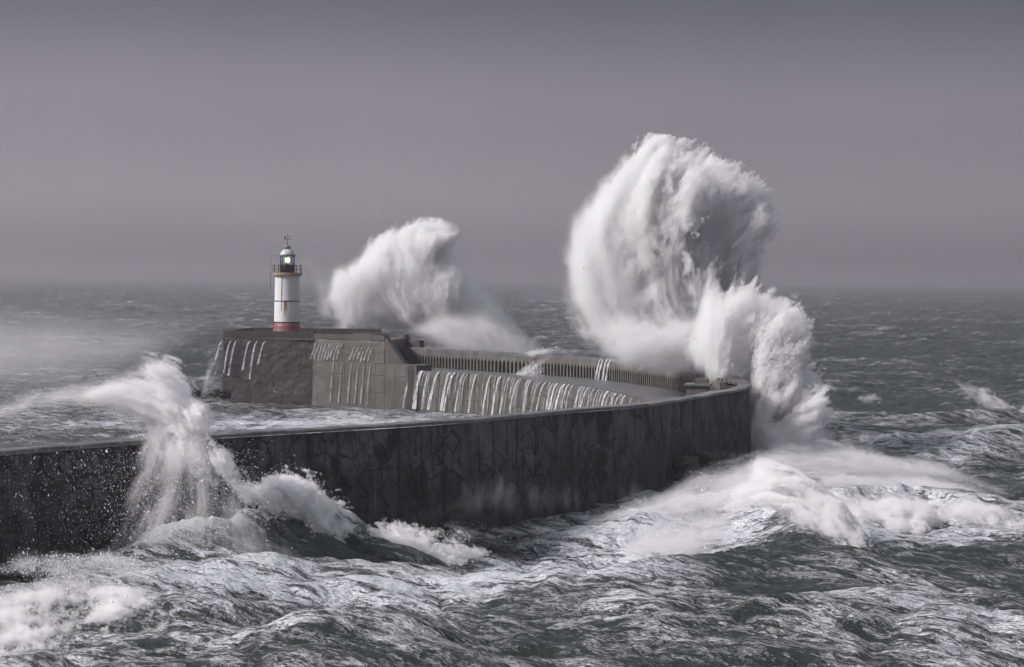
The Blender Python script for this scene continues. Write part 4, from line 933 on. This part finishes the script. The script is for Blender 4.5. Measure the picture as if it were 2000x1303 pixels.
# ------------------------------------------------------------------ lighthouse
M_white = None
m, t, o = new_mat('white_tower_paint'); P = geo_pos(t)
sp = N(t, 'ShaderNodeSeparateXYZ'); t.links.new(P, sp.inputs[0])
LX, LY, LZ = *atd(560.5, 648, 375)[:2], 10.75
dirt = noise(t, mapping(t, P, (2.5, 2.5, 0.35)), 1.0, 6, 0.6)
c0 = mixc(t, mrange(t, dirt, 0.42, 0.75, 0, 0.4), (0.66, 0.66, 0.68), (0.42, 0.41, 0.41))
dxr = math_(t, 'ABSOLUTE', math_(t, 'SUBTRACT', math_(t, 'ADD', sp.outputs[0], math_(t, 'MULTIPLY', noise(t, P, 2.2, 3), 0.35)), LX + 0.10))
rx_ = mrange(t, dxr, 0.10, 0.45, 1, 0, True); rzz = mrange(t, sp.outputs[2], LZ + 2.2, LZ + 4.2, 0, 1); rz2 = mrange(t, sp.outputs[2], LZ + 5.28, LZ + 5.32, 1, 0)
rf = math_(t, 'MULTIPLY', math_(t, 'MULTIPLY', rx_, rzz), rz2)
c1 = mixc(t, rf, c0, (0.24, 0.12, 0.05))
principled(t, o, c1, 0.5, None, 0.3); M_white = m
M_red = simple('red_tower_paint', (0.23, 0.075, 0.085), 0.5, var=0.35); M_black = simple('black_metal', (0.018, 0.018, 0.02), 0.45)
M_grey = simple('grey_metal', (0.22, 0.22, 0.23), 0.4); M_dome = simple('white_dome_paint', (0.50, 0.50, 0.52), 0.45)
m, t, o = new_mat('rusty_gallery_edge'); P = geo_pos(t)
principled(t, o, mixc(t, mrange(t, noise(t, P, 3.5, 6, 0.7), 0.35, 0.65), (0.22, 0.12, 0.055), (0.36, 0.29, 0.22)), 0.8, None, 0.2); M_rust = m
m, t, o = new_mat('lantern_glass'); g = N(t, 'ShaderNodeBsdfGlass'); g.inputs['Roughness'].default_value = 0.02; g.inputs['IOR'].default_value = 1.05; g.inputs['Color'].default_value = (0.82, 0.88, 0.84, 1)
tr = N(t, 'ShaderNodeBsdfTransparent'); tr.inputs[0].default_value = (0.75, 0.82, 0.77, 1); gl = N(t, 'ShaderNodeBsdfGlossy'); gl.inputs['Roughness'].default_value = 0.1
mxs = N(t, 'ShaderNodeMixShader'); mxs.inputs[0].default_value = 0.12; t.links.new(tr.outputs[0], mxs.inputs[1]); t.links.new(gl.outputs[0], mxs.inputs[2]); t.links.new(mxs.outputs[0], o.inputs['Surface']); M_glass = m
m, t, o = new_mat('lit_lamp'); e = N(t, 'ShaderNodeEmission'); e.inputs[0].default_value = (1.0, 1.0, 0.86, 1); e.inputs[1].default_value = 4.0; t.links.new(e.outputs[0], o.inputs['Surface']); M_lamp = m
m, t, o = new_mat('lamp_lens'); e = N(t, 'ShaderNodeEmission'); e.inputs[0].default_value = (0.80, 0.86, 0.70, 1); e.inputs[1].default_value = 0.30
d_ = N(t, 'ShaderNodeBsdfTransparent'); ms = N(t, 'ShaderNodeMixShader'); ms.inputs[0].default_value = .5; t.links.new(d_.outputs[0], ms.inputs[1]); t.links.new(e.outputs[0], ms.inputs[2]); t.links.new(ms.outputs[0], o.inputs['Surface']); M_lens = m
LH = empty('lighthouse', (LX, LY, LZ), label='white lighthouse with red base, black lantern and rusty gallery, its lamp lit', category='lighthouse')
c0_ = (0, 0, 0)
def lh(name, mb, mat, smooth=True, parent=LH): 
    o_ = mb.build(name, mat, None, smooth); o_.parent = parent; return o_
mb = MB(); mb.lathe(c0_, [(2.45, -0.2), (2.38, 0.1), (2.25, 0.5), (2.16, 1.0), (2.12, 1.72)], 48); lh('base', mb, M_red)
mb = MB(); mb.lathe(c0_, [(2.105, 1.86), (2.07, 5.15)], 48, cap=False); lh('lower_tower', mb, M_white)
mb = MB(); mb.lathe(c0_, [(2.055, 5.30), (1.99, 8.95), (2.02, 9.15), (2.22, 9.33)], 48, cap=False); lh('upper_tower', mb, M_white)
for z0, r_ in ((1.72, 2.155), (5.15, 2.11)):
    mb = MB(); mb.lathe(c0_, [(r_, z0), (r_, z0 + 0.15)], 48); lh('black_band', mb, M_black)
mb = MB(); mb.lathe(c0_, [(2.15, 9.33), (2.38, 9.36), (2.41, 9.42), (2.41, 9.78), (2.36, 9.82)], 48); lh('gallery_deck', mb, M_rust, False)
mb = MB(); mb.lathe(c0_, [(1.22, 9.82), (1.22, 11.05), (1.28, 11.06), (1.28, 11.14), (1.2, 11.15)], 40); lh('lantern_base', mb, M_black)
mb = MB(); mb.lathe(c0_, [(1.12, 11.15), (1.12, 12.5)], 32, cap=False); lh('lantern_glass', mb, M_glass)
mb = MB()
for k in range(10):
    a = k * 2 * math.pi / 10 + 0.31; mb.tube((1.15 * math.cos(a), 1.15 * math.sin(a), 11.1), (1.15 * math.cos(a), 1.15 * math.sin(a), 12.55), 0.045, 6)
lh('glazing_bars', mb, M_black)
mb = MB(); mb.lathe(c0_, [(1.3, 12.5), (1.38, 12.52), (1.38, 12.6), (1.28, 12.62)], 40); eave = lh('eave_ring', mb, M_black)
mb = MB(); mb.lathe(c0_, [(1.28, 12.62), (1.22, 12.85), (1.05, 13.2), (0.82, 13.45), (0.55, 13.62)], 40); lh('dome', mb, M_dome)
mb = MB(); mb.lathe(c0_, [(0.42, 13.6), (0.42, 13.85), (0.5, 13.87), (0.5, 14.2), (0.45, 14.22)], 24); lh('ventilator', mb, M_grey)
mb = MB(); mb.lathe((0, 0, 0), [(0.12, 11.45), (0.30, 11.65), (0.34, 11.9), (0.30, 12.15), (0.12, 12.3)], 20); lh('lamp', mb, M_lamp)
mb = MB(); mb.lathe((0, 0, 0), [(0.62, 11.3), (0.62, 12.4)], 20, cap=False); lh('lens', mb, M_lens)
mb = MB(); mb.lathe((0, 0, 0), [(0.25, 11.15), (0.2, 11.45)], 12); lh('lamp_pedestal', mb, M_black)
vn = MB(); vn.tube((0, 0, 14.2), (0, 0, 16.2), 0.045, 8); vane = lh('wind_vane', vn, M_black)
mb = MB(); mb.tube((-0.55, 0, 15.25), (0.55, 0, 15.25), 0.03, 6); mb.tube((-0.05, 0, 15.7), (0.5, 0, 15.72), 0.03, 6)
for x, z, r_ in ((-0.42, 15.32, 0.13), (0.48, 15.28, 0.11), (-0.40, 15.62, 0.17)):
    mb.lathe((x, 0, z), [(0.02, -r_), (r_ * 0.8, -r_ * 0.5), (r_, 0), (r_ * 0.8, r_ * .5), (0.02, r_)], 10)
lh('wind_cups', mb, M_black, True, vane)
for k in range(14):
    a = k * 2 * math.pi / 14 + 0.12; x, y = 2.3 * math.cos(a), 2.3 * math.sin(a)
    mb = MB(); mb.tube((x, y, 9.8), (x, y, 11.15), 0.045, 6); lh('railing_post', mb, M_black)
for z in (10.35, 10.95):
    mb = MB(); n = 42
    for k in range(n):
        a = 2 * math.pi * k / n; b = 2 * math.pi * (k + 1) / n; mb.tube((2.3 * math.cos(a), 2.3 * math.sin(a), z), (2.3 * math.cos(b), 2.3 * math.sin(b), z), 0.025, 5)
    lh('rail', mb, M_black)
mb = MB(); mb.tube((-0.75, -1.95, 3.6), (-0.75, -1.93, 9.3), 0.035, 6); lh('conduit', mb, M_grey)
mb = MB()
for dx_ in (-0.0, 0.28): mb.tube((-2.22, -0.3 + dx_, 1.2), (-2.12, -0.3 + dx_, 8.6), 0.03, 6)
for k in range(24): mb.tube((-2.2 + k * .004, -0.3, 1.4 + k * .3), (-2.2 + k * .004, -0.02, 1.4 + k * .3), 0.018, 5)
lh('ladder', mb, M_grey)
mast = MB(); mast.tube((-2.72, 0, 7.3), (-2.72, 0, 15.4), 0.05, 8, 0.025); mo = lh('antenna_mast', mast, M_grey)
mb = MB(); mb.tube((-2.72, 0, 12.72), (-1.25, 0, 12.66), 0.035, 6); mb.tube((-2.0, 0, 12.66), (-1.25, 0, 11.75), 0.02, 6); mb.tube((-2.72, 0, 9.6), (-2.35, 0, 9.6), 0.04, 6); lh('mast_bracket', mb, M_grey, True, mo)

# ------------------------------------------------------------------ rocks, hut at the bend
def rock(px, py, D, sx_, sy_, sz_, seed, label, zc=None):
    rr = np.random.default_rng(seed); p = atd(px, py, D); import bmesh
    bm = bmesh.new(); bmesh.ops.create_icosphere(bm, subdivisions=3, radius=1)
    off = rr.normal(0, 1, 3)
    for v in bm.verts:
        c_ = v.co; n = 0.0
        for fq, a in ((1.3, .35), (2.7, .2), (5.5, .1)): n += a * math.sin(fq * c_.x * 2 + off[0] * fq) * math.cos(fq * c_.y * 2 + off[1]) * math.sin(fq * c_.z * 2 + off[2] * 3)
        q = c_ * (1 + n); m_ = max(abs(q.x), abs(q.y), abs(q.z)); q = q * (0.55 + 0.45 / max(m_, .3) * 0.8)
        q = q + Vector((0.22 * math.sin(7 * c_.z + off[1]), 0, 0.2 * (math.floor(3 * (c_.x + off[0])) % 2))); v.co = (q.x * sx_, q.y * sy_, q.z * sz_)
    me = bpy.data.meshes.new('rock'); bm.to_mesh(me); bm.free(); me.materials.append(M_rock)
    o_ = link('rock', me, None, label=label, category='rock'); o_.location = (p[0], p[1], p[2]); o_.rotation_euler = (rr.uniform(-.3, .3), rr.uniform(-.3, .3), rr.uniform(0, 3)); return o_
rock(383, 769, 362, 0.55, 0.7, 0.75, 1, 'dark upright rock at the outer tip of the platform toe')
rock(400, 774, 362, 1.5, 0.8, 0.3, 2, 'low dark rock between the outer tip and the platform foot')
rock(420, 768, 361.5, 0.9, 0.8, 0.55, 3, 'taller dark rock leaning on the platform foot')
rock(440, 772, 361, 1.3, 0.7, 0.75, 4, 'broad dark rock at the corner foot of the platform')
rock(1335, 916, 214, 2.0, 1.4, 0.9, 5, 'dark boulder at the wall foot left of the broken slab')
rock(1372, 908, 219, 1.5, 1.4, 1.2, 6, 'dark boulder under the broken pale slab')
rock(1398, 900, 223, 1.0, 1.2, 1.0, 7, 'dark boulder right of the broken pale slab')
mb = MB(); p = atd(1385, 911, 219); mb.box((0, 0, 0), 1.6, 0.9, 0.28, 0.3); sb = mb.build('concrete_slab', M_coping, None, label='broken pale slab tilted on boulders at the wall foot', category='slab'); sb.location = p + np.array([0, -1.2, 0.0]); sb.rotation_euler = (0.25, 0.12, 0)

# low shelter and steps where the wall bends
sk = s_at_depth(240)
HB = empty('shelter', on_out(sk + 3, -5.2, ZQ), label='small low concrete shelter with dark opening inside the bend of the wall', category='shelter')
hx, hy, hz = HB.location
ang = math.atan2(TO[int((sk + 3) / .25), 1], TO[int((sk + 3) / .25), 0])
def hb(name, c_, sx_, sy_, sz_, mat):
    mb = MB(); mb.box(c_, sx_, sy_, sz_, 0); o_ = mb.build(name, mat, None); o_.parent = HB; return o_
HB.rotation_euler = (0, 0, ang)
hb('wall', (-1.6, 0, 1.45), 0.3, 2.2, 2.9, M_arcade); hb('wall', (1.6, 0, 1.45), 0.3, 2.2, 2.9, M_arcade); hb('back_wall', (0, -0.95, 1.45), 2.88, 0.25, 2.88, M_recess_shade)
hb('front_panel', (-0.7, 1.0, 1.3), 1.48, 0.2, 2.6, M_arcade); hb('roof', (0, 0, 3.02), 3.9, 2.7, 0.2, M_coping)
hb('parapet_block', (0.9, -0.3, 3.35), 1.6, 1.4, 0.45, M_arcade)

# ------------------------------------------------------------------ haze
mb = MB(); mb.box((0, 6900, 27), 12000, 14700, 64)
m, t, o = new_mat('haze_air'); pv = N(t, 'ShaderNodeVolumePrincipled')
pv.inputs['Color'].default_value = (0.70, 0.695, 0.72, 1); pv.inputs['Density'].default_value = 0.00026; pv.inputs['Anisotropy'].default_value = 0.55
t.links.new(pv.outputs[0], o.inputs['Volume'])
mb.build('haze', m, kind='stuff', label='pale grey sea haze')
print('script', time.time() - T0)
